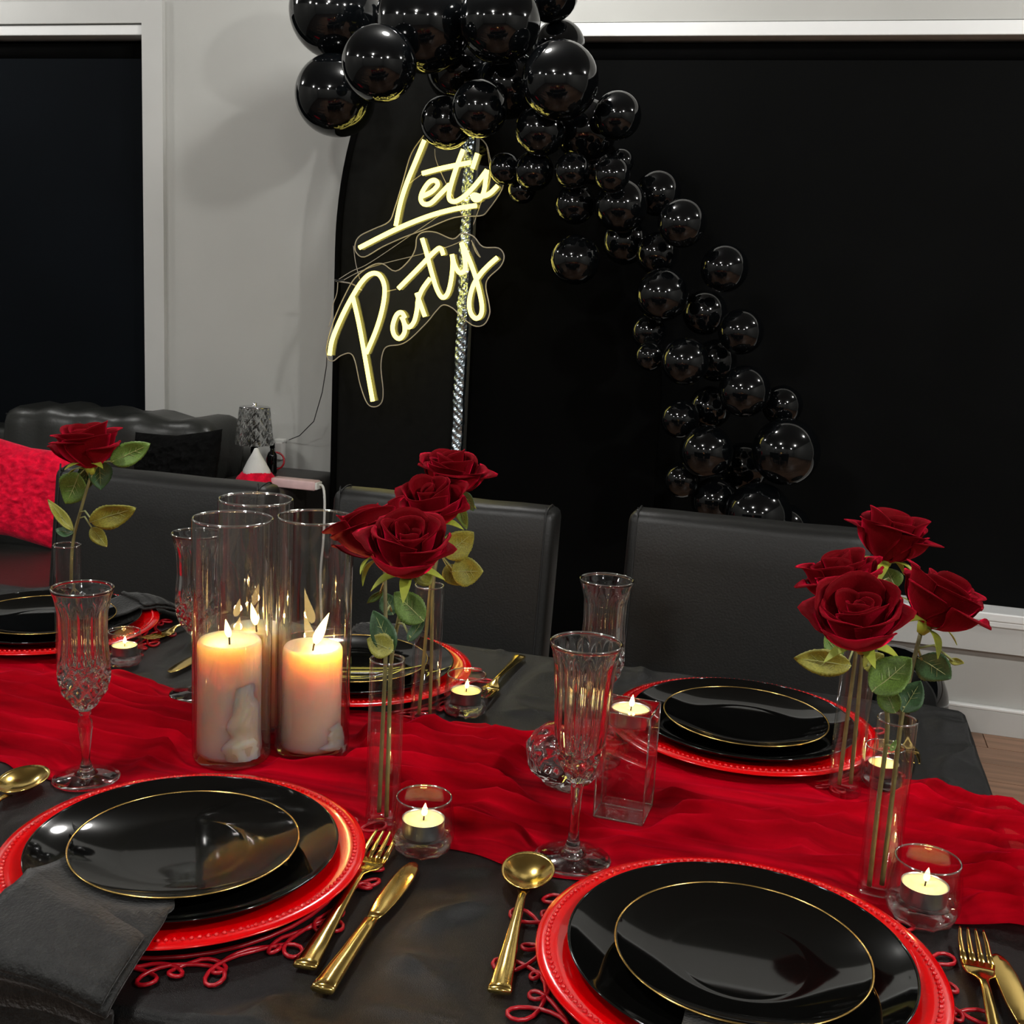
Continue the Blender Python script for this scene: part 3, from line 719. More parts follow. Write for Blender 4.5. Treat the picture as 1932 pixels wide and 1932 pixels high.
# tealights in tumblers
TLM = {}
def tea_holder(c, label, R=.029, H=.052):
    t = thing('tealight_glass', label, 'candle holder', (c[0], c[1], TABLE_Z+.0010)); t.scale = (R/.029, R/.029, H/.052)
    if 'h' not in TLM:
        out = [(0, .0025), (.016, .0025), (.019, .0006), (.0235, .0005), (.0265, .004), (.0285, .012), (.0292, .020), (.0285, .030), (.0272, .040), (.0258, .049), (.0254, .0518), (.0248, .0524), (.0241, .0518), (.0240, .049), (.0254, .040), (.0264, .030), (.0262, .020), (.0245, .0165), (0, .0160)]
        def mod(r, z, a, k):
            return r*(1-.09*abs(math.sin(a*5))*max(0, 1-z/.012)) if k < 6 and r > .017 else r
        TLM['h'] = mk('glass_wall', lathe(out, 80, mod), M['glass'], t).data
        TLM['r'] = mk('rim', tube([(.0248*math.cos(2*PI*k/48), .0248*math.sin(2*PI*k/48), .0518) for k in range(48)], .0009, 8, closed=True), M['rimglass'], t).data
        sc = lathe([(0, .0027), (.016, .0027), (.019, .0010), (.0232, .0008), (.0258, .004), (.0275, .0100), (.0240, .0155), (0, .0155)], 40, lambda r, z, a, k: r*(1-.09*abs(math.sin(a*5))*max(0, 1-z/.012)) if r > .017 else r)
        TLM['b'] = mk('thick_base', sc, M['solid'], t).data
    else:
        mk('glass_wall', TLM['h'], None, t); mk('rim', TLM['r'], None, t); mk('thick_base', TLM['b'], None, t)
    return t
def tealight(c, z, label, E=.12, R=.0190):
    t = thing('tealight', label, 'candle', (c[0], c[1], z)); s = R/.019; t.scale = (s, s, s)
    if 'c' not in TLM:
        TLM['c'] = mk('metal_cup', lathe([(0, 0), (.0185, 0), (.0188, .001), (.0190, .0142), (.0193, .0146), (.0186, .0144), (.0184, .0005), (0, .0005)], 40), M['alu'], t).data
        TLM['w'] = mk('wax', lathe([(0, .0006), (.0183, .0006), (.0184, .0136), (.017, .0132), (.008, .0124), (0, .0122)], 40), M['teawax'], t).data
        TLM['k'] = mk('wick', tube([(0, 0, .011), (0.0004, 0, .016), (.001, 0, .019)], .0007, 6), M['wick'], t).data
        TLM['f'] = mk('flame', flame_mesh(.0125, .0027, (.0008, 0)), M['flame'], t, loc=(0.0005, 0, .0165)).data
    else:
        mk('metal_cup', TLM['c'], None, t); mk('wax', TLM['w'], None, t); mk('wick', TLM['k'], None, t); mk('flame', TLM['f'], None, t, loc=(.0005, 0, .0165))
    flame_light(t, (.001, 0, .0245), E, .003)
for k, R, lab in (('M', .0290, 'beside the front two-rose vase and gold fork tips'), ('R', .0312, 'in front of the gold fork at the table end'), ('FM', .0270, 'on black satin beside the back rose vase'), ('FL', .0235, 'behind the crystal flute with the knobbed stem'), ('FR', .0235, 'behind the runner fold near the far table corner')):
    tea_holder(TEA[k], 'round clear tealight tumbler '+lab, R, .052*(R/.029)**.6)
    tealight(TEA[k], TABLE_Z+.0010+.0162*(R/.029)**.6, 'lit tealight candle in the tumbler '+lab, R=min(.0195, .019*R/.0275))
# clear crystal block with a tealight well
bx, by = BLOCK
t = thing('crystal_block', 'tall clear crystal block candle holder standing on the runner', 'candle holder', (bx, by, TABLE_Z+.0014), (0, 0, -.06))
def block_mesh(hw, H, r, dz):
    n = 32; V, Fc = [], []
    def sq(k):
        a = 2*PI*k/n; c, s = math.cos(a), math.sin(a); q = hw/max(abs(c), abs(s)); return c*q, s*q
    for k in range(n):
        a = 2*PI*k/n; x, y = sq(k)
        V += [(x, y, 0), (x, y, H), (r*math.cos(a), r*math.sin(a), H), (r*math.cos(a), r*math.sin(a), H-dz)]
    V += [(0, 0, 0), (0, 0, H-dz)]
    for k in range(n):
        j = (k+1) % n
        for q in range(3): Fc.append((k*4+q, j*4+q, j*4+q+1, k*4+q+1))
        Fc.append((4*n, j*4, k*4)); Fc.append((4*n+1, k*4+3, j*4+3))
    return V, Fc
mk('block', block_mesh(.0250, .112, .0205, .017), M['solid'], t, False)
mk('edge_bevel', join(*[tube([(sx*.0247, sy*.0247, .001), (sx*.0247, sy*.0247, .1115)], .0010, 5) for sx in (-1, 1) for sy in (-1, 1)] + [tube([(-.0247, sy*.0247, z), (.0247, sy*.0247, z)], .0009, 5) for sy in (-1, 1) for z in (.0012, .1115)] + [tube([(sx*.0247, -.0247, z), (sx*.0247, .0247, z)], .0009, 5) for sx in (-1, 1) for z in (.0012, .1115)]), M['rimglass'], t)
tealight((bx, by), TABLE_Z+.0014+.0952, 'lit tealight candle set in the top of the clear crystal block')
# rounded crystal ornament
def lump():
    bm = bmesh.new(); bmesh.ops.create_icosphere(bm, subdivisions=4, radius=1)
    for v in bm.verts:
        d = v.co.normalized()
        r = 1+.10*nz(d.x*3, d.y*3, d.z*3)+.05*nz(d.x*9, d.y*9, d.z*9)
        # hollows like a carved face on the camera side
        for cx, cz, s, dp in ((-.42, .02, .24, .20), (.42, .02, .24, .20), (0, -.32, .18, .16), (.3, -.72, .22, .12), (-.3, -.72, .22, .12)):
            q = Vector((cx, -1, cz)).normalized(); r -= dp*math.exp(-((d-q).length/s)**2)
        x, y, z = d*r
        if z < -.25: x *= 1-.35*(-.25-z); y *= 1-.2*(-.25-z)
        v.co = (x*.042, y*.043, z*.037)
    zs = min(v.co.z for v in bm.verts)
    for v in bm.verts: v.co.z = max(v.co.z-zs-.004, 0)
    return bm_out(bm)
t = thing('crystal_ornament', 'rounded clear crystal lump ornament on the runner behind the panelled flute', 'ornament', (LUMP[0], LUMP[1], TABLE_Z+.0014), (0, 0, .3))
mk('crystal_body', lump(), M['crystal'], t)

# bud vases
def bud(c, label, R=.0165, H=.166):
    t = thing('bud_vase', label, 'vase', (c[0], c[1], TABLE_Z+.0014))
    th = .0016
    mk('glass_wall', lathe([(0, 0), (R-.002, 0), (R, .002), (R, H-.0015), (R-.0004, H), (R-.0012, H), (R-th, H-.0015), (R-th, .010), (R-th-.003, .008), (0, .0075)], 48), M['glass'], t)
    mk('rim', tube([((R-.0007)*math.cos(2*PI*k/48), (R-.0007)*math.sin(2*PI*k/48), H) for k in range(48)], .0010, 8, closed=True), M['rimglass'], t)
bud(BUD['MF'], 'slim clear bud vase beside a tealight, holding two roses')
bud(BUD['MB'], 'slim clear bud vase in the table middle, behind the front rose vase', .0172, .168)
bud(BUD['RF'], 'slim clear bud vase between the red charger and a tealight tumbler', .0168)
bud(BUD['RB'], 'slim clear bud vase in front of the rightmost far plates', .0175)
bud(BUD['L'], 'slim clear bud vase with a single rose behind a flute', .0168)

# ================================================================== ROSES
def petal(R, H, half, r0=.004, flare=0., curl=0., point=0., base=0.):
    def fn(u, v):
        a = (u*2-1); vv = v*(1-.16*abs(a)**2.6)
        ang = a*half*(.30+.70*min(1, v*1.5)**.7)
        s = math.sin(min(vv/.72, 1)*PI/2)**.75
        r = r0+(R-r0)*s
        lip = max(0, (vv-.62)/.38)
        r += flare*lip**1.6 + point*math.exp(-(a/.30)**2)*lip**3
        z = base+H*vv-curl*lip**2.2*(1+.4*a*a)
        r += .0012*math.sin(a*5+v*3)*v
        return (r*math.cos(ang), r*math.sin(ang), z)
    return solidify(grid(10, 10, fn), .0007)
PET = {}
KINDS = [  # name, count, params
 ('core', 3, dict(R=.0080, H=.046, half=1.7, r0=.003, flare=.001)),
 ('inner', 3, dict(R=.0155, H=.050, half=1.35, r0=.004, flare=.0025, curl=.001)),
 ('mid', 4, dict(R=.0240, H=.051, half=1.10, r0=.006, flare=.0045, curl=.003, point=.001)),
 ('outer', 4, dict(R=.0315, H=.049, half=.92, r0=.007, flare=.006, curl=.008, point=.004)),
 ('skirt', 4, dict(R=.0345, H=.040, half=.82, r0=.007, flare=.007, curl=.010, point=.008)),
]
for nme, cnt, pr in KINDS:
    me = bpy.data.meshes.new('petal'); v, fc = petal(**pr); me.from_pydata(v, [], fc); me.polygons.foreach_set('use_smooth', [True]*len(me.polygons)); me.materials.append(M['petal']); PET[nme] = me
def sepal_mesh():
    def fn(u, v):
        a = (u*2-1)*.0050*math.sin(PI*min(1, v*.92+.08))**.8
        return (.004+.026*v+.004*v*v, a, .006*math.sin(v*2.6)-.010*v*v)
    return solidify(grid(4, 10, fn), .0006)
SEP = bpy.data.meshes.new('sepal'); v, fc = sepal_mesh(); SEP.from_pydata(v, [], fc); SEP.materials.append(M['sepal'])
def leaf_mesh():
    def fn(u, v):
        a = u*2-1
        w = (math.sin(PI*v**.85)**.75)*(1-.12*v)
        if v > .999 or v < .001: w = 0
        ser = 1+.05*(1 if int(v*26) % 2 else 0)*(abs(a) > .9)
        return (v, a*.5*w*ser, .10*abs(a)**1.4*w - .10*math.sin(v*2.4) + .02*math.sin(v*9+a*2))
    return solidify(grid(8, 26, fn), .012)
LEAF = {}
for k in ('leaf', 'leafy', 'leafd'):
    me = bpy.data.meshes.new('leaf'); v, fc = leaf_mesh(); me.from_pydata(v, [], fc); me.polygons.foreach_set('use_smooth', [True]*len(me.polygons)); me.materials.append(M[k]); LEAF[k] = me
def vein_mesh():
    P = [tube([(.0, 0, .006), (.4, 0, -.06), (.92, 0, -.065)], [.022, .014, .005], 5)]
    for x in (.25, .42, .58):
        for s in (-1, 1): P.append(tube([(x, 0, -.10*math.sin(x*2.4)+.012), (x+.13, s*.2, -.10*math.sin((x+.13)*2.4)+.035)], [.008, .003], 4))
    return join(*P)
VEIN = bpy.data.meshes.new('vein'); v, fc = vein_mesh(); VEIN.from_pydata(v, [], fc); VEIN.materials.append(M['vein'])
def rose(head_px, Y, tilt, vase, label, leaves, size=1.0, spin=0, foot=(0, 0), H=.166):
    hp = ony(head_px[0], head_px[1], Y)             # middle of the flower head
    ax = Vector(tilt).normalized()
    base = hp-ax*(.024*size)
    vx, vy = vase
    t = thing('rose', label, 'rose', (vx+foot[0], vy+foot[1], TABLE_Z+.012)); O = t.location.copy()
    q = Vector((0, 0, 1)).rotation_difference(ax)
    ci = 0
    for nme, cnt, pr in KINDS:
        for k in range(cnt):
            p = mk('petal', PET[nme], None, t)
            tw = spin+2*PI*k/cnt+ci*.61+random.uniform(-.12, .12)
            p.rotation_mode = 'QUATERNION'
            wob = Matrix.Rotation(random.uniform(-.14, .12), 3, 'Y').to_quaternion()
            p.rotation_quaternion = q @ Matrix.Rotation(tw, 3, 'Z').to_quaternion() @ wob
            s = size*random.uniform(.90, 1.08); p.scale = (s, s, s*random.uniform(.95, 1.05)); p.location = base-O
        ci += 1
    cal = mk('calyx', lathe([(0, -.010), (.0035, -.0095), (.0062, -.004), (.0070, .001), (.0055, .005), (0, .006)], 14), M['sepal'], t)
    cal.rotation_mode = 'QUATERNION'; cal.rotation_quaternion = q; cal.location = base-O
    for k in range(5):
        s_ = mk('sepal', SEP, None, t); s_.rotation_mode = 'QUATERNION'
        s_.rotation_quaternion = q @ Matrix.Rotation(spin+.3+2*PI*k/5, 3, 'Z').to_quaternion() @ Matrix.Rotation(random.uniform(-.5, .35), 3, 'Y').to_quaternion()
        s_.location = base-ax*.002-O; s_.scale = (size*1.05,)*3
    rim = Vector((vx+(base.x-vx)*.22, vy+(base.y-vy)*.22, TABLE_Z+H))
    lim = .0105
    dxy = Vector((rim.x-vx, rim.y-vy, 0))
    if dxy.length > lim: dxy *= lim/dxy.length; rim.x, rim.y = vx+dxy.x, vy+dxy.y
    path = [O, O.lerp(rim, .5), rim, rim.lerp(base-ax*.01, .5)+Vector((0, 0, .006)), base-ax*.009]
    sp = spline(path, 6)
    mk('stem', tube([p-O for p in sp], [.0022-.0004*i/len(sp) for i in range(len(sp))], 8), M['stem'], t)
    for lf in leaves:
        b = ony(lf[0], lf[1], Y+lf[6] if len(lf) > 6 else Y); tp = ony(lf[2], lf[3], Y+(lf[6] if len(lf) > 6 else 0)+.004)
        d = tp-b; L = d.length; kind = lf[5]
        X = d.normalized(); toc = (CAM-b).normalized()
        Z = (toc-X*toc.dot(X)).normalized(); Z = (Matrix.Rotation(random.uniform(-.45, .45), 3, X) @ Z); Yv = Z.cross(X)
        Mx = Matrix((X, Yv, Z)).transposed().to_4x4()
        wd = lf[4]*depth(b)/F_PX
        o = mk('leaf', LEAF[kind], None, t); o.matrix_local = Matrix.Translation(b-O) @ Mx @ Matrix.Diagonal((L, wd*1.15, L, 1))
        ve = mk('vein', VEIN, None, o)
        # petiole to the nearest point of the stem
        low = b.z < TABLE_Z+H-.02
        near_p = min(sp, key=lambda p: (p-b).length+(0 if low else max(0, TABLE_Z+H+.006-p.z)*6))
        if (near_p-b).length > .004:
            mk('petiole', tube([near_p-O, (near_p.lerp(b, .5)-O)+Vector((0, 0, .003 if low else .008)), b-O+X*.004], .0011, 6), M['vein'], t)
    return t
Y = BUD['L'][1]
rose((163, 843), Y, (-.12, -.10, 1), BUD['L'], 'single red rose standing alone in its vase', [(210, 872, 281, 838, 40, 'leaf'), (150, 893, 122, 952, 52, 'leaf'), (188, 868, 192, 925, 42, 'leafd', .01), (168, 870, 158, 930, 30, 'leafd', .015), (138, 1002, 89, 941, 20, 'leafy'), (170, 985, 254, 962, 44, 'leafy', -.01), (172, 995, 201, 1032, 26, 'leafy'), (140, 1006, 103, 998, 22, 'leafd')], 1.06, .4)
Y = BUD['MB'][1]
rose((852, 893), Y+.038, (.12, -.12, 1), BUD['MB'], 'highest red rose of the middle bunch', [(870, 925, 893, 965, 24, 'leafd', .0), (862, 945, 880, 1000, 22, 'leaf', .005)], 1.0, 1.2, (.006, .002))
rose((815, 952), Y-.026, (-.10, -.35, 1), BUD['MB'], 'red rose just below the highest one in the middle bunch', [(838, 1050, 893, 1005, 50, 'leafy', -.01), (852, 1078, 911, 1078, 52, 'leafy', -.01), (842, 1066, 868, 1105, 36, 'leafy', .0)], 1.0, 2.0, (-.006, -.004))  # orange light on these leaves is put into their yellow colour
Y = BUD['MF'][1]
rose((704, 1003), Y+.036, (-.55, .25, 1), BUD['MF'], 'red rose leaning toward the candle cylinders', [(722, 1115, 692, 1140, 14, 'leaf'), (742, 1160, 722, 1118, 34, 'leafd', .01)], .98, .2, (-.005, .003))
rose((770, 1035), Y-.026, (.10, -.30, 1), BUD['MF'], 'large red rose in front of the middle bunch', [(800, 1172, 742, 1118, 54, 'leaf', -.01), (740, 1232, 703, 1152, 44, 'leafd', 0), (742, 1228, 691, 1206, 44, 'leafy', -.006), (770, 1210, 800, 1165, 22, 'leafd', 0), (785, 1100, 812, 1070, 40, 'leafy', .01)], 1.0, .9, (.005, -.003))
Y = BUD['RB'][1]
rose((1683, 1016), Y+.050, (.16, .05, 1), BUD['RB'], 'highest red rose of the bunch beside the window sill', [(1690, 1110, 1672, 1072, 40, 'leaf', 0)], 1.04, .5, (.006, .003))
rose((1588, 1092), Y-.012, (-.30, .05, 1), BUD['RB'], 'red rose leaning over the far black plates', [(1606, 1256, 1497, 1243, 48, 'leafy', -.022), (1588, 1240, 1556, 1200, 32, 'leaf', -.018)], 1.0, 1.4, (-.006, -.003))
Y = BUD['RF'][1]
rose((1773, 1135), Y+.03, (.42, .05, 1), BUD['RF'], 'red rose leaning toward the wooden floor', [(1732, 1240, 1795, 1282, 58, 'leafd', -.005), (1790, 1245, 1820, 1252, 14, 'leafy', 0)], .95, .0, (.004, .003))
rose((1622, 1172), Y-.02, (-.16, -.45, 1), BUD['RF'], 'open red rose lowest in the bunch above the clear vase', [(1645, 1305, 1718, 1240, 70, 'leaf', -.01), (1690, 1345, 1662, 1292, 42, 'leaf', 0), (1702, 1343, 1737, 1285, 44, 'leafd', .005), (1630, 1262, 1668, 1235, 40, 'leafy', .0), (1680, 1418, 1692, 1396, 10, 'leaf', 0)], 1.02, 2.2, (-.007, -.003))

# ================================================================== CHAIRS
def chair(cx, ytop, label, wd=.44, ztop=.878, rz=0):
    t = thing('dining_chair', label, 'chair', (cx, ytop-.30, 0), (0, 0, rz))
    rec = math.radians(8)
    hw = wd/2
    # backrest: local y of the front face at seat height, leaning back
    def lean(v):
        x, y, z = v; return (x, y+(z-.45)*math.tan(rec), z)
    yb = .30-(ztop-.45)*math.tan(rec)
    def dent(co, n): return Vector((0, -.004*math.cos(co.x/hw*PI/2)*(n.y < -.5), .003*nz(co.x*9, co.y*9, co.z*9)))
    b = subdiv_box(-hw, hw, yb, yb+.075, .40, ztop, .018, 6, dent)
    mk('backrest', ([lean(v) for v in b[0]], b[1]), M['leather'], t)
    for s in (-1, 1):
        pts = [(s*(hw-.017), yb-.0008, .42), (s*(hw-.017), yb-.0008, ztop-.03), (s*(hw-.017), yb+.004, ztop-.008), (s*(hw-.017), yb+.02, ztop+.0003), (s*(hw-.017), yb+.055, ztop+.0003), (s*(hw-.017), yb+.0755, ztop-.03)]
        mk('seam', tube([lean(p) for p in spline(pts, 4)], .0014, 5), M['leatherdk'], t)
    mk('seat', subdiv_box(-hw, hw, yb-.40, yb+.03, .40, .48, .02, 5, lambda co, n: Vector((0, 0, .010*(n.z > .5)))), M['leather'], t)
    for sx in (-1, 1):
        for sy in (yb-.37, yb+.045):
            mk('leg', rbox(sx*(hw-.03)-.02, sx*(hw-.03)+.02, sy-.02, sy+.02, 0, .41, .003, 2), M['wood'], t, False)
    return t
p1, p2 = ony(100, 890, 1.92), ony(502, 910, 1.92)
chair((p1.x+p2.x)/2, 1.92, 'black leather dining chair behind the single rose', p2.x-p1.x, (p1.z+p2.z)/2)
p1, p2 = ony(626, 925, 2.0), ony(1048, 962, 2.0)
chair((p1.x+p2.x)/2, 2.0, 'black leather dining chair behind the middle bunch of roses', p2.x-p1.x, (p1.z+p2.z)/2)
p1 = ony(1185, 970, 2.0)
chair(p1.x+.22, 2.0, 'black leather dining chair behind the table corner roses', .44, ony(1400, 985, 2.0).z)

# ================================================================== SOFA CORNER
t = thing('sofa', 'black leather sofa with a creased back cushion under the tall blind', 'sofa', (-2.55, 2.95, 0))
mk('sofa_base', rbox(-.95, .755, -.55, .55, .06, .28, .02), M['sofa'], t)
mk('seat_cushion', subdiv_box(-.95, .755, -.57, .30, .28, .435, .04, 8, lambda co, n: Vector((0, 0, .008*nz(co.x*3, co.y*3, 1)))), M['sofa'], t)
mk('back_frame', rbox(-.95, .755, .40, .57, .28, .70, .04), M['sofa'], t)
def crease(co, n):
    edge = abs(math.sin(co.x*17+nz(co.x*3, co.z*3, 0)*3))**3
    zf = max(0, (co.z-.55)/.25)
    return n*(.010*nz(co.x*6, co.y*4, co.z*6)-.014*edge*zf)
bc = subdiv_box(-.03, .752, .17, .42, .41, .815, .05, 16, crease)
mk('back_cushion', ([(x, y+(z-.4)*.12, z-.02*abs((x-.37)/.4)**6) for x, y, z in bc[0]], bc[1]), M['sofa'], t)
seam = [(-.02+.78*k/30, .20+(.79-.4)*.12+.002, .775+.004*nz(k*.7, 0, 0)) for k in range(31)]
mk('seam', tube(seam, .003, 6), M['leatherdk'], t)
mk('back_pad', subdiv_box(-.92, -.06, .20, .42, .40, .62, .05, 6, lambda co, n: n*.01*nz(co.x*5, co.y, co.z*5)), M['blackfur'], t)
for sx in (-.88, .70):
    for sy in (-.48, .48): mk('foot', box(sx-.03, sx+.03, sy-.03, sy+.03, 0, .06), M['wood'], t, False)
def pillow(w, h, d, fur=.012, seed=0):
    def side(s):
        def fn(u, v):
            a, b = u*2-1, v*2-1
            k = (1-abs(a)**2.6)*(1-abs(b)**2.6)
            x = a*w/2*(1-.07*(1-abs(b))**1.5*1.0+.05*abs(b)**3); z = b*h/2*(1-.07*(1-abs(a))**1.5+.05*abs(a)**3)
            e = max(0, k)**.5
            n1 = nz(a*7+seed, b*7, s*3)+.7*nz(a*16+seed, b*16, s)+.5*nz(a*34, b*34, s+seed)
            return (x, s*(e*d/2+fur*n1*e), z)
        g = grid(70, 70, fn)
        return g if s < 0 else (g[0], [tuple(reversed(f)) for f in g[1]])
    return join(side(-1), side(1))
o = mk('cushion', pillow(.34, .29, .13, .010, 3), M['redfur']); c = ony(38, 940, 2.86)
o.location = (c.x, 2.86, c.z+.020); o.rotation_euler = (-.30, .16, .25)
tag(o, 'fluffy bright red cushion on the black leather sofa', 'cushion')
o = mk('cushion', pillow(.30, .26, .12, .010, 8), M['blackfur']); c = ony(330, 885, 2.98)
o.location = (c.x, 2.98, c.z-.02); o.rotation_euler = (-.28, -.12, -.1)
tag(o, 'fluffy black cushion leaning on the creased sofa back', 'cushion')
# side table with lamp
STZ = .635
t = thing('side_table', 'black side table with rounded corners beside the sofa', 'table', (-1.648, 3.29, 0))
mk('cabinet_body', rbox(-.138, .138, -.2, .22, .05, STZ, .03, 4), M['wood'], t)
for sx in (-.11, .11):
    for sy in (-.16, .18): mk('leg', box(sx-.015, sx+.015, sy-.015, sy+.015, 0, .06), M['wood'], t, False)
lp = ony(480, 838, 3.27)
t = thing('table_lamp', 'small table lamp with a diamond cut crystal shade beside the sofa', 'lamp', (lp.x, 3.27, STZ))
sh0, sh1 = lp.z-STZ, ony(481, 768, 3.27).z-STZ
def lmod(r, z, a, k):
    s = (z-sh0)/(sh1-sh0); q = max(abs(math.sin(a*6+s*9)), abs(math.sin(a*6-s*9))); return r*(1-.10*(1-q)*2) if k < 25 else r
prof = [(.0615-.0135*k/24, sh0+(sh1-sh0)*k/24) for k in range(25)] + [(.044, sh1), (.0565, sh0)]
mk('lamp_shade', lathe(prof, 120, lmod, close=True), M['shade'], t, False)
mk('shade_cap', lathe([(0, sh1-.002), (.048, sh1-.002), (.048, sh1+.001), (.01, sh1+.002), (.006, sh1+.008), (.008, sh1+.013), (0, sh1+.015)], 32), M['chrome'], t)
mk('lamp_base', lathe([(0, 0), (.042, 0), (.044, .006), (.012, .014), (.009, .03), (.012, sh0*.8), (.009, sh0), (.008, sh1-.01), (0, sh1-.01)], 24), M['fabric2'], t)
bp_ = ony(511, 890, 3.36)
t = thing('bottle', 'slim black bottle standing beside the crystal lamp', 'bottle', (bp_.x+.004, 3.36, STZ))
bh = ony(511, 836, 3.36).z-STZ
mk('bottle_body', lathe([(0, 0), (.015, 0), (.016, .003), (.016, bh*.58), (.013, bh*.68), (.007, bh*.74), (.0065, bh*.86), (0, bh*.86)], 24), M['plate'], t)
mk('cap', lathe([(0, bh*.84), (.008, bh*.84), (.008, bh), (0, bh+.001)], 20), M['fabric2'], t)
gp = ony(484, 846, 3.14); gb = .637
t = thing('gnome_ornament', 'white cone ornament with a fluffy red lower edge beside the lamp', 'ornament', (gp.x, 3.14, STZ))
gh = gp.z-STZ
mk('white_cone', lathe([(0, .02), (.045, .028), (.040, gh*.42), (.026, gh*.66), (.012, gh*.88), (.006, gh), (0, gh+.002)], 32, lambda r, z, a, k: r*(1+.06*math.sin(a*3+z*30))), M['felt'], t)
mk('red_fringe', lathe([(0, 0), (.060, 0), (.064, .008), (.058, .020), (.047, .036), (.040, .042), (0, .040)], 64, lambda r, z, a, k: r*(1+.07*nz(math.cos(a)*9, math.sin(a)*9, z*80))), M['redfur'], t)
q0, q1 = ony(512, 902, 3.13), ony(595, 904, 3.13)
t = thing('power_strip', 'white power strip with a painted pink reflection lying on the black side table', 'power strip', ((q0.x+q1.x)/2, 3.15, STZ+.0005))
hl = (q1.x-q0.x)/2
mk('strip_body', rbox(-hl, hl, -.025, .02, 0, .028, .004, 2), M['plastic'], t)
mk('end_cap', rbox(hl-.001, hl+.006, -.022, .017, .003, .025, .002, 2), M['wwire'], t)
cab = [(hl+.004, 0, .016), (hl+.016, 0, .012), (hl+.024, -.004, -.02), (hl+.025, -.004, -.08), (hl+.021, 0, -.16), (hl+.010, .01, -.30), (hl+.012, .05, -STZ+.01)]
mk('cable', tube(spline(cab, 8), .004, 8), M['wwire'], t)
ap = ony(533, 846, WY)
t = thing('plug_adapter', 'clear plug adapter on the wall above the side table', 'adapter', (ap.x, WY, ap.z))
mk('adapter_body', rbox(-.012, .014, -.035, 0, -.036, .026, .004, 2), M['clearplug'], t)
mk('adapter_cap', rbox(-.016, .018, -.03, -.002, .024, .036, .003, 2), M['wwire'], t)
rc = ony(520, 868, 3.42); 
o = mk('red_hoop', tube([(.028*math.cos(2*PI*k/40), .004*math.sin(4*PI*k/40), .028*math.sin(2*PI*k/40)) for k in range(40)], .0032, 8, closed=True), M['redring'])
o.location = (rc.x, 3.42, STZ+.031); o.rotation_euler = (.1, 0, .3)
tag(o, 'thin red hoop standing beside the black bottle', 'hoop')

# ================================================================== BACKDROP
PY = 3.40
def quarter_arch(xo, xi, z_spring, z_top):
    pts = [(xo, .02), (xi, .02), (xi, z_top)]
    for k in range(1, 24):
        a = PI/2*(1-k/24); pts.append((xi+(xo-xi)*math.cos(a), z_spring+(z_top-z_spring)*math.sin(a)))
    pts.append((xo, z_spring)); return pts
t = thing('backdrop_panel', 'black stretch fabric arch panel standing behind the neon words', 'backdrop', (0, 0, 0))
xl = ony(638, 500, PY).x; xr = ony(868, 700, PY).x
mk('fabric_face', extrude_poly(quarter_arch(xl, xr, 1.36, 2.12), PY, PY+.03), M['fabric'], t, False)
edge = [Vector((x, PY-.002, z)) for x, z in quarter_arch(xl, xr, 1.36, 2.12)[2:]] + [Vector((xl, PY-.002, .02))]
mk('edge_tube', tube(edge, .011, 8), M['fabric2'], t)
mk('stand_foot', box(xl, xr, PY-.1, PY+.12, 0, .02), M['wood'], t, False)
t = thing('backdrop_panel', 'plain matt black arch panel behind the balloon garland', 'backdrop', (0, 0, 0))
mk('fabric_face', extrude_poly(quarter_arch(xr+.62, xr+.012, .9, 1.98), PY+.06, PY+.09), M['fabric2'], t, False)
mk('stand_foot', box(xr+.02, xr+.6, PY-.02, PY+.16, 0, .02), M['wood'], t, False)
def foil_fn(u, v):
    z = .20+v*1.52; a = (u*2-1)
    x = a*.020+.004*nz(v*20, 1, 0); y = -.018*math.sqrt(max(0, 1-a*a))+.005*nz(u*3, v*34, 3)+.0025*nz(u*6, v*90, 7)+.0012*math.sin(v*420+a*5)
    return (xr+.003+x, PY-.006+y, z)
o = mk('foil_strip', grid(10, 420, foil_fn), M['foil'], None, False)
tag(o, 'crinkled silver foil strip hanging down the black panel edge', 'foil strip')

# ---- balloons
def balloon_mesh():
    prof = []
    n = 22
    for k in range(n+1):
        th = PI*k/n; r = math.sin(th); z = -math.cos(th)
        if z > .25:
            z2 = z-.25; r *= 1-.06*z2; z = .25+z2*1.18
        prof.append((r if k not in (0, n) else 0, z))
    return lathe(prof, 40)
BM = bpy.data.meshes.new('balloon'); v, fc = balloon_mesh(); BM.from_pydata(v, [], fc); BM.polygons.foreach_set('use_smooth', [True]*len(BM.polygons)); BM.materials.append(M['balloon'])
KN = bpy.data.meshes.new('knot'); v, fc = lathe([(0, 1.08), (.10, 1.10), (.05, 1.16), (.06, 1.20), (.13, 1.27), (0, 1.25)], 14); KN.from_pydata(v, [], fc); KN.materials.append(M['balloon'])
def balloon(x, y, rp, Y, label, group=None, aim=None):
    p = ony(x, y, Y); r = rp*depth(p)/F_PX
    o = bpy.data.objects.new('balloon', BM); C.objects.link(o)
    o.location = p; o.scale = (r, r, r)
    d = Vector(aim) if aim else Vector((random.uniform(-.35, .35), 1, random.uniform(-.4, .3)))
    o.rotation_mode = 'QUATERNION'; o.rotation_quaternion = Vector((0, 0, 1)).rotation_difference(d.normalized())
    k = bpy.data.objects.new('knot', KN); C.objects.link(k); k.parent = o
    tag(o, label, 'balloon', group); return o
BQ = []
def bq(*a): BQ.append(list(a))
GT, GM, GB = 'balloons at the top of the garland', 'balloons along the middle of the garland', 'balloons at the foot of the garland'
big = 'big glossy black balloon in the cluster over the neon words'
sml = 'small glossy black balloon where the garland leaves the neon words'
mid = 'medium glossy black balloon on the descending garland'
low = 'glossy black balloon at the foot of the garland above the chairs'
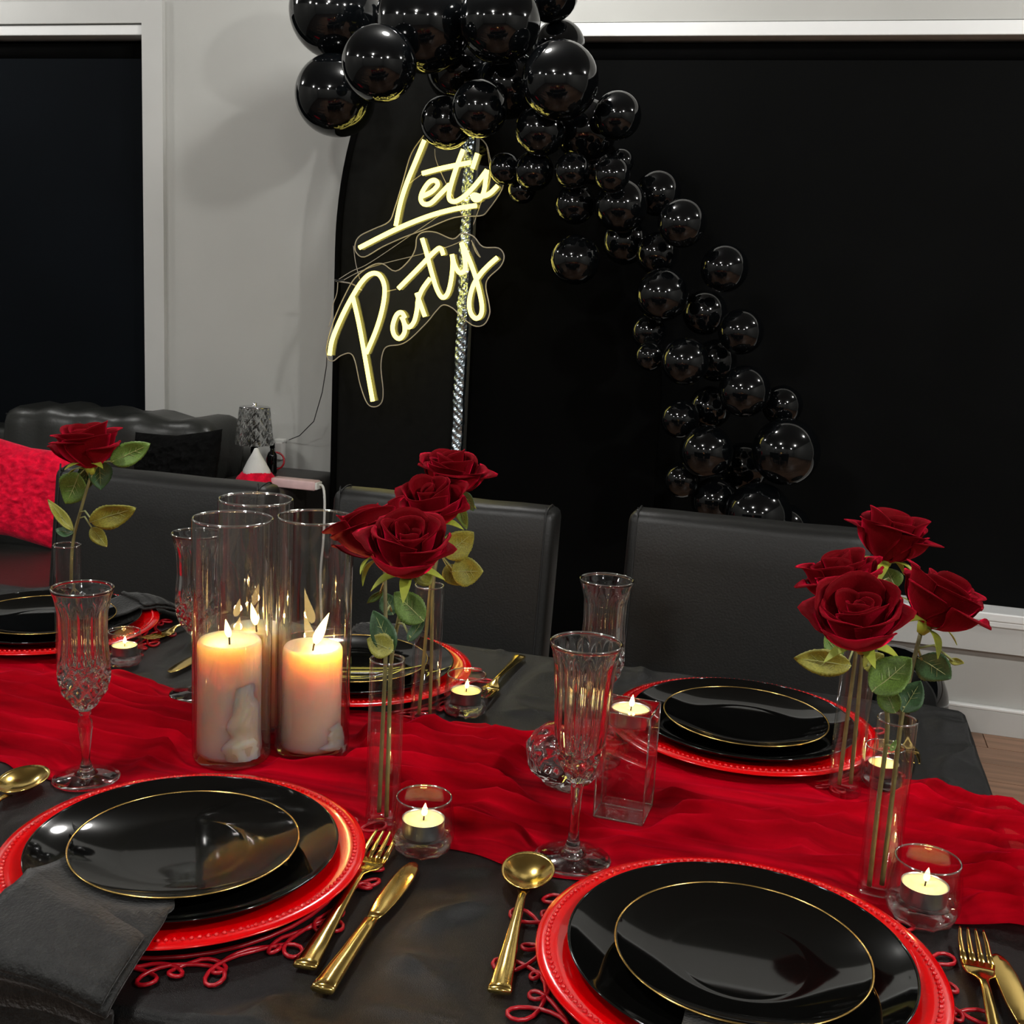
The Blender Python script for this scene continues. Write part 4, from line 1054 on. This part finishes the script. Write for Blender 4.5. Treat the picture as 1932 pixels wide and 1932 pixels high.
for (x, y, r, Y) in [(800, 42, 92, 3.22), (870, 130, 66, 3.24), (960, 160, 62, 3.22)]:
    bq(x, y, r, Y, big, GT)
bq(632, 180, 75, 3.18, 'glossy black balloon sticking out over the white wall, lowest on that side', None)
bq(1057, 152, 73, 2.98, 'big glossy black balloon in front of the blind top corner', None)
bq(905, 205, 53, 3.02, 'glossy black balloon hanging over the letter t of the neon sign', None)
bq(843, 230, 50, 3.10, 'glossy black balloon touching the tall neon letter L', None)
bq(1165, 218, 45, 3.16, 'glossy black balloon standing out against the blind beside the big one', None)
for (x, y, r, Y) in [(1105, 245, 58, 3.16), (1020, 245, 48, 3.12), (1008, 322, 37, 3.12), (1080, 322, 34, 3.08), (1155, 330, 34, 3.10), (1085, 385, 38, 3.14), (1122, 314, 34, 3.24)]:
    bq(x, y, r, Y, sml, GT)
for (x, y, r, Y) in [(1172, 388, 50, 3.10), (1250, 556, 50, 3.08), (1240, 478, 40, 3.20), (1180, 455, 44, 3.20), (1330, 590, 42, 3.20), (1225, 625, 34, 3.18), (1398, 626, 43, 3.10), (1293, 682, 45, 3.06), (1350, 680, 40, 3.2)]:
    bq(x, y, r, Y, mid, GM)
bq(1085, 490, 47, 3.10, 'glossy black balloon with a gold reflection apart from the garland', None)
for (x, y, r, Y) in [(1405, 738, 49, 3.06), (1283, 790, 37, 3.12), (1340, 768, 40, 3.2), (1333, 852, 50, 3.06), (1405, 880, 46, 3.18), (1350, 945, 46, 3.16), (1480, 1000, 50, 3.2)]:
    bq(x, y, r, Y, low, GB)
bq(632, 22, 86, 3.20, 'largest glossy black balloon overhanging the white wall', None)
bq(715, 120, 70, 3.06, 'big black balloon hanging above the shoulder of the fabric arch', None)
bq(943, 40, 77, 3.04, 'big black balloon in front of the cluster, above the letters e and t', None)
bq(1038, -15, 54, 3.20, 'black balloon against the wall above the window head', None)
bq(1055, 88, 49, 3.22, 'black balloon overlapping the end of the white window head', None)
bq(985, 358, 26, 3.20, 'tiny black balloon glowing gold beside the neon letter s', None)
bq(953, 318, 30, 3.16, 'tiny black balloon touching the neon letter s', None)
bq(1172, 305, 24, 3.20, 'tiny black balloon tucked at the outer edge of the garland bend', None)
bq(1287, 421, 46, 3.04, 'black balloon bulging forward just below the garland bend', None)
bq(1242, 364, 43, 3.16, 'black balloon on the outer edge of the garland bend', None)
bq(1367, 506, 45, 3.10, 'black balloon standing clear of the garland against the blind', None)
bq(1226, 672, 28, 3.14, 'smallest black balloon on the inner edge of the descending garland', None)
bq(1483, 852, 64, 3.06, 'largest black balloon near the foot of the garland', None)
bq(1476, 765, 38, 3.14, 'small black balloon just above the largest low balloon', None)
bq(1430, 972, 63, 3.06, 'lowest big black balloon, cut by the top of a chair', None)
bq(1287, 905, 34, 3.14, 'small black balloon low on the inner edge of the garland foot', None)
SY_FRONT = 3.275
for it in range(400):            # slide overlapping balloons apart along their line of sight
    for a in range(len(BQ)):
        for b in range(a):
            A_, B_ = BQ[a], BQ[b]
            pa, pb = ony(A_[0], A_[1], A_[3]), ony(B_[0], B_[1], B_[3])
            ra_, rb_ = A_[2]*depth(pa)/F_PX, B_[2]*depth(pb)/F_PX
            dv = pa-pb
            ov = (ra_+rb_)*(.985+.085*(abs(dv.y)/max(dv.length, 1e-6))**2)-dv.length
            if ov > 0:
                sg = 1 if A_[3] >= B_[3] else -1
                A_[3] += sg*ov*.3; B_[3] -= sg*ov*.3
    for q_ in BQ:
        r_ = q_[2]*depth(ony(q_[0], q_[1], q_[3]))/F_PX
        back = PY+.05 if q_[0] > 985 else (SY_FRONT if q_[1] > 150 and q_[0] > 760 else PY-.015)
        q_[3] = max(2.60, min(q_[3], back-1.27*r_))
for q_ in BQ: balloon(*q_)
fb = onz(1676, 1322, .165); dfb = .165
o = balloon(1676, 1322, 100, fb.y, 'large black balloon lying on the floor under the window sill', None, aim=(.3, .9, .15)); o.scale = (.163,)*3; o.location.z = .163

# ---- neon signs
SY = 3.29
def zA(x, y): return (600+x*.19669, 220+y*.19669)
def zB(x, y): return (600+x*.19669, 420+y*.19669)
def n3(pt, Y=SY): return ony(pt[0], pt[1], Y)
def neon_sign(label, strokes, plate, cv):
    pts = [n3(cv(*p)) for p in plate]
    P = spline(pts+[pts[0]], 4)[:-1]
    cx = sum(p.x for p in P)/len(P); z0 = min(p.z for p in P)
    t = thing('neon_sign', label, 'neon sign', (cx, SY, z0)); O = t.location.copy()
    poly = [(p.x-cx, p.z-z0) for p in P]
    mk('acrylic_plate', extrude_poly(poly, .010, .014), M['acrylic'], t, False)
    mk('plate_edge', tube([(x, .012, z) for x, z in poly], .0018, 6, closed=True), M['wire'], t)
    for s in strokes:
        S_ = spline([n3(cv(*p)) for p in s], 6) if len(s) > 2 else [n3(cv(*p)) for p in s]
        mk('neon_tube', tube([p-O for p in S_], .0068, 10), M['neon'], t)
    return t
lets = [[(1020, 225), (940, 420), (850, 640), (790, 830), (745, 1050)], [(395, 1258), (745, 1082), (1050, 958), (1300, 888), (1520, 852)], [(1000, 545), (1200, 492), (1460, 440)],
 [(1000, 765), (1090, 720), (1148, 655), (1122, 612), (1065, 630), (1005, 715), (985, 790), (1015, 838), (1080, 830), (1165, 750), (1262, 650)],
 [(1392, 315), (1330, 480), (1285, 620), (1258, 730), (1262, 795), (1310, 815), (1380, 780), (1450, 720), (1530, 630), (1620, 512)],
 [(1528, 352), (1480, 500)], [(1620, 512), (1608, 610), (1590, 720), (1555, 785), (1510, 800), (1482, 770), (1500, 750), (1570, 765), (1650, 735), (1722, 662)]]
neon_sign("glowing warm white neon sign reading Let's, hanging under the balloons", lets, [(1000, 175), (880, 350), (800, 620), (720, 880), (665, 1005), (520, 1075), (390, 1140), (342, 1215), (350, 1300), (430, 1345), (600, 1250), (800, 1160), (1000, 1085), (1300, 965), (1540, 950), (1620, 895), (1760, 685), (1740, 560), (1650, 430), (1600, 260), (1480, 170), (1240, 150)], zA)
party = [[(110, 1272), (135, 1130), (205, 950), (310, 740), (420, 565), (510, 490), (590, 505), (638, 620), (622, 800), (560, 1020), (462, 1255)],
 [(335, 720), (390, 960), (450, 1290), (490, 1520), (525, 1715)],
 [(835, 915), (800, 862), (750, 890), (715, 1000), (735, 1085), (785, 1112), (830, 1050), (825, 960), (800, 905)], [(805, 905), (838, 985), (880, 1000), (925, 940), (950, 830), (960, 740), (1000, 640), (1075, 535)],
 [(945, 675), (985, 790), (1025, 900)],
 [(998, 150), (1040, 290), (1090, 480), (1140, 640), (1192, 718), (1242, 680), (1275, 560), (1292, 400), (1285, 305)],
 [(770, 632), (950, 450), (1120, 275), (1175, 248), (1202, 310)],
 [(1285, 305), (1312, 410), (1362, 482), (1412, 440), (1400, 300), (1375, 195)],
 [(1375, 190), (1440, 330), (1500, 490), (1545, 650), (1572, 800), (1560, 890), (1510, 918), (1462, 860), (1452, 745), (1490, 600), (1560, 490), (1640, 405), (1720, 335)]]
neon_sign('glowing warm white neon sign reading Party, hanging in front of the fabric arch', party, [(62, 1220), (90, 1080), (150, 900), (250, 680), (340, 530), (480, 420), (600, 392), (730, 465), (860, 360), (920, 250), (935, 140), (1000, 88), (1120, 92), (1280, 155), (1370, 100), (1480, 130), (1570, 230), (1720, 242), (1775, 320), (1740, 420), (1625, 530), (1600, 620), (1630, 780), (1635, 880), (1580, 980), (1480, 990), (1360, 900), (1280, 822), (1190, 790), (1120, 850), (1040, 950), (880, 1110), (780, 1170), (650, 1190), (605, 1260), (590, 1400), (610, 1600), (600, 1720), (540, 1770), (460, 1740), (390, 1560), (340, 1330), (290, 1255), (200, 1280), (130, 1330), (80, 1310)], zB)
# hanging wires and the supply lead of the signs
t = thing('sign_wires', 'thin clear hanging wires and leads tangled behind the neon words', 'wires', (xl, SY+.02, 1.2)); O = t.location.copy()
def wire(pts, r, m, Yo=.022, nm='wire'):
    mk(nm, tube([n3(p, SY+Yo)-O for p in spline([Vector((a, b, 0)) for a, b in pts], 6)], r, 6), M[m], t)
wire([zA(1120, 310), zA(1130, 410), zA(1190, 560), zA(1300, 780), zA(1380, 940)], .0012, 'wire')
wire([zA(1620, 300), zA(1640, 420), zA(1650, 600), zA(1580, 780), zA(1490, 1040)], .0012, 'wire')
wire([zA(1170, 945), zA(960, 1090), zA(500, 1400), zA(330, 1480), zA(200, 1560)], .0012, 'wire')
wire([zA(880, 640), zA(930, 600), zA(1000, 550)], .0012, 'wire')
wire([zA(340, 1240), zA(360, 1400), zA(400, 1560)], .0012, 'wire')
wire([zB(1390, 170), zB(1250, 230), zB(1000, 300), zB(600, 400), zB(400, 470), zB(230, 560)], .0012, 'wire')
wire([zB(1470, 170), zB(1540, 300), zB(1555, 330), zB(1520, 290), zB(1480, 200)], .0016, 'wire')
wire([zB(660, 660), zB(750, 640)], .0014, 'wire')
wire([zB(170, 560), zB(240, 570), zB(330, 590), zB(420, 650)], .0022, 'wire')
wire([zB(190, 570), zB(180, 680), zB(140, 800), zB(130, 900), zB(100, 1000)], .0014, 'wire')
wire([zB(160, 550), zB(200, 560), zB(250, 550)], .0035, 'bwire')
lead = [(618, 640), (616, 690), (608, 740), (592, 795), (565, 822), (545, 830)]
mk('supply_lead', tube([ony(a, b, SY+.03+(WY-.02-SY-.03)*k/5)-O for k, (a, b) in enumerate(lead)], .0016, 6), M['bwire'], t)
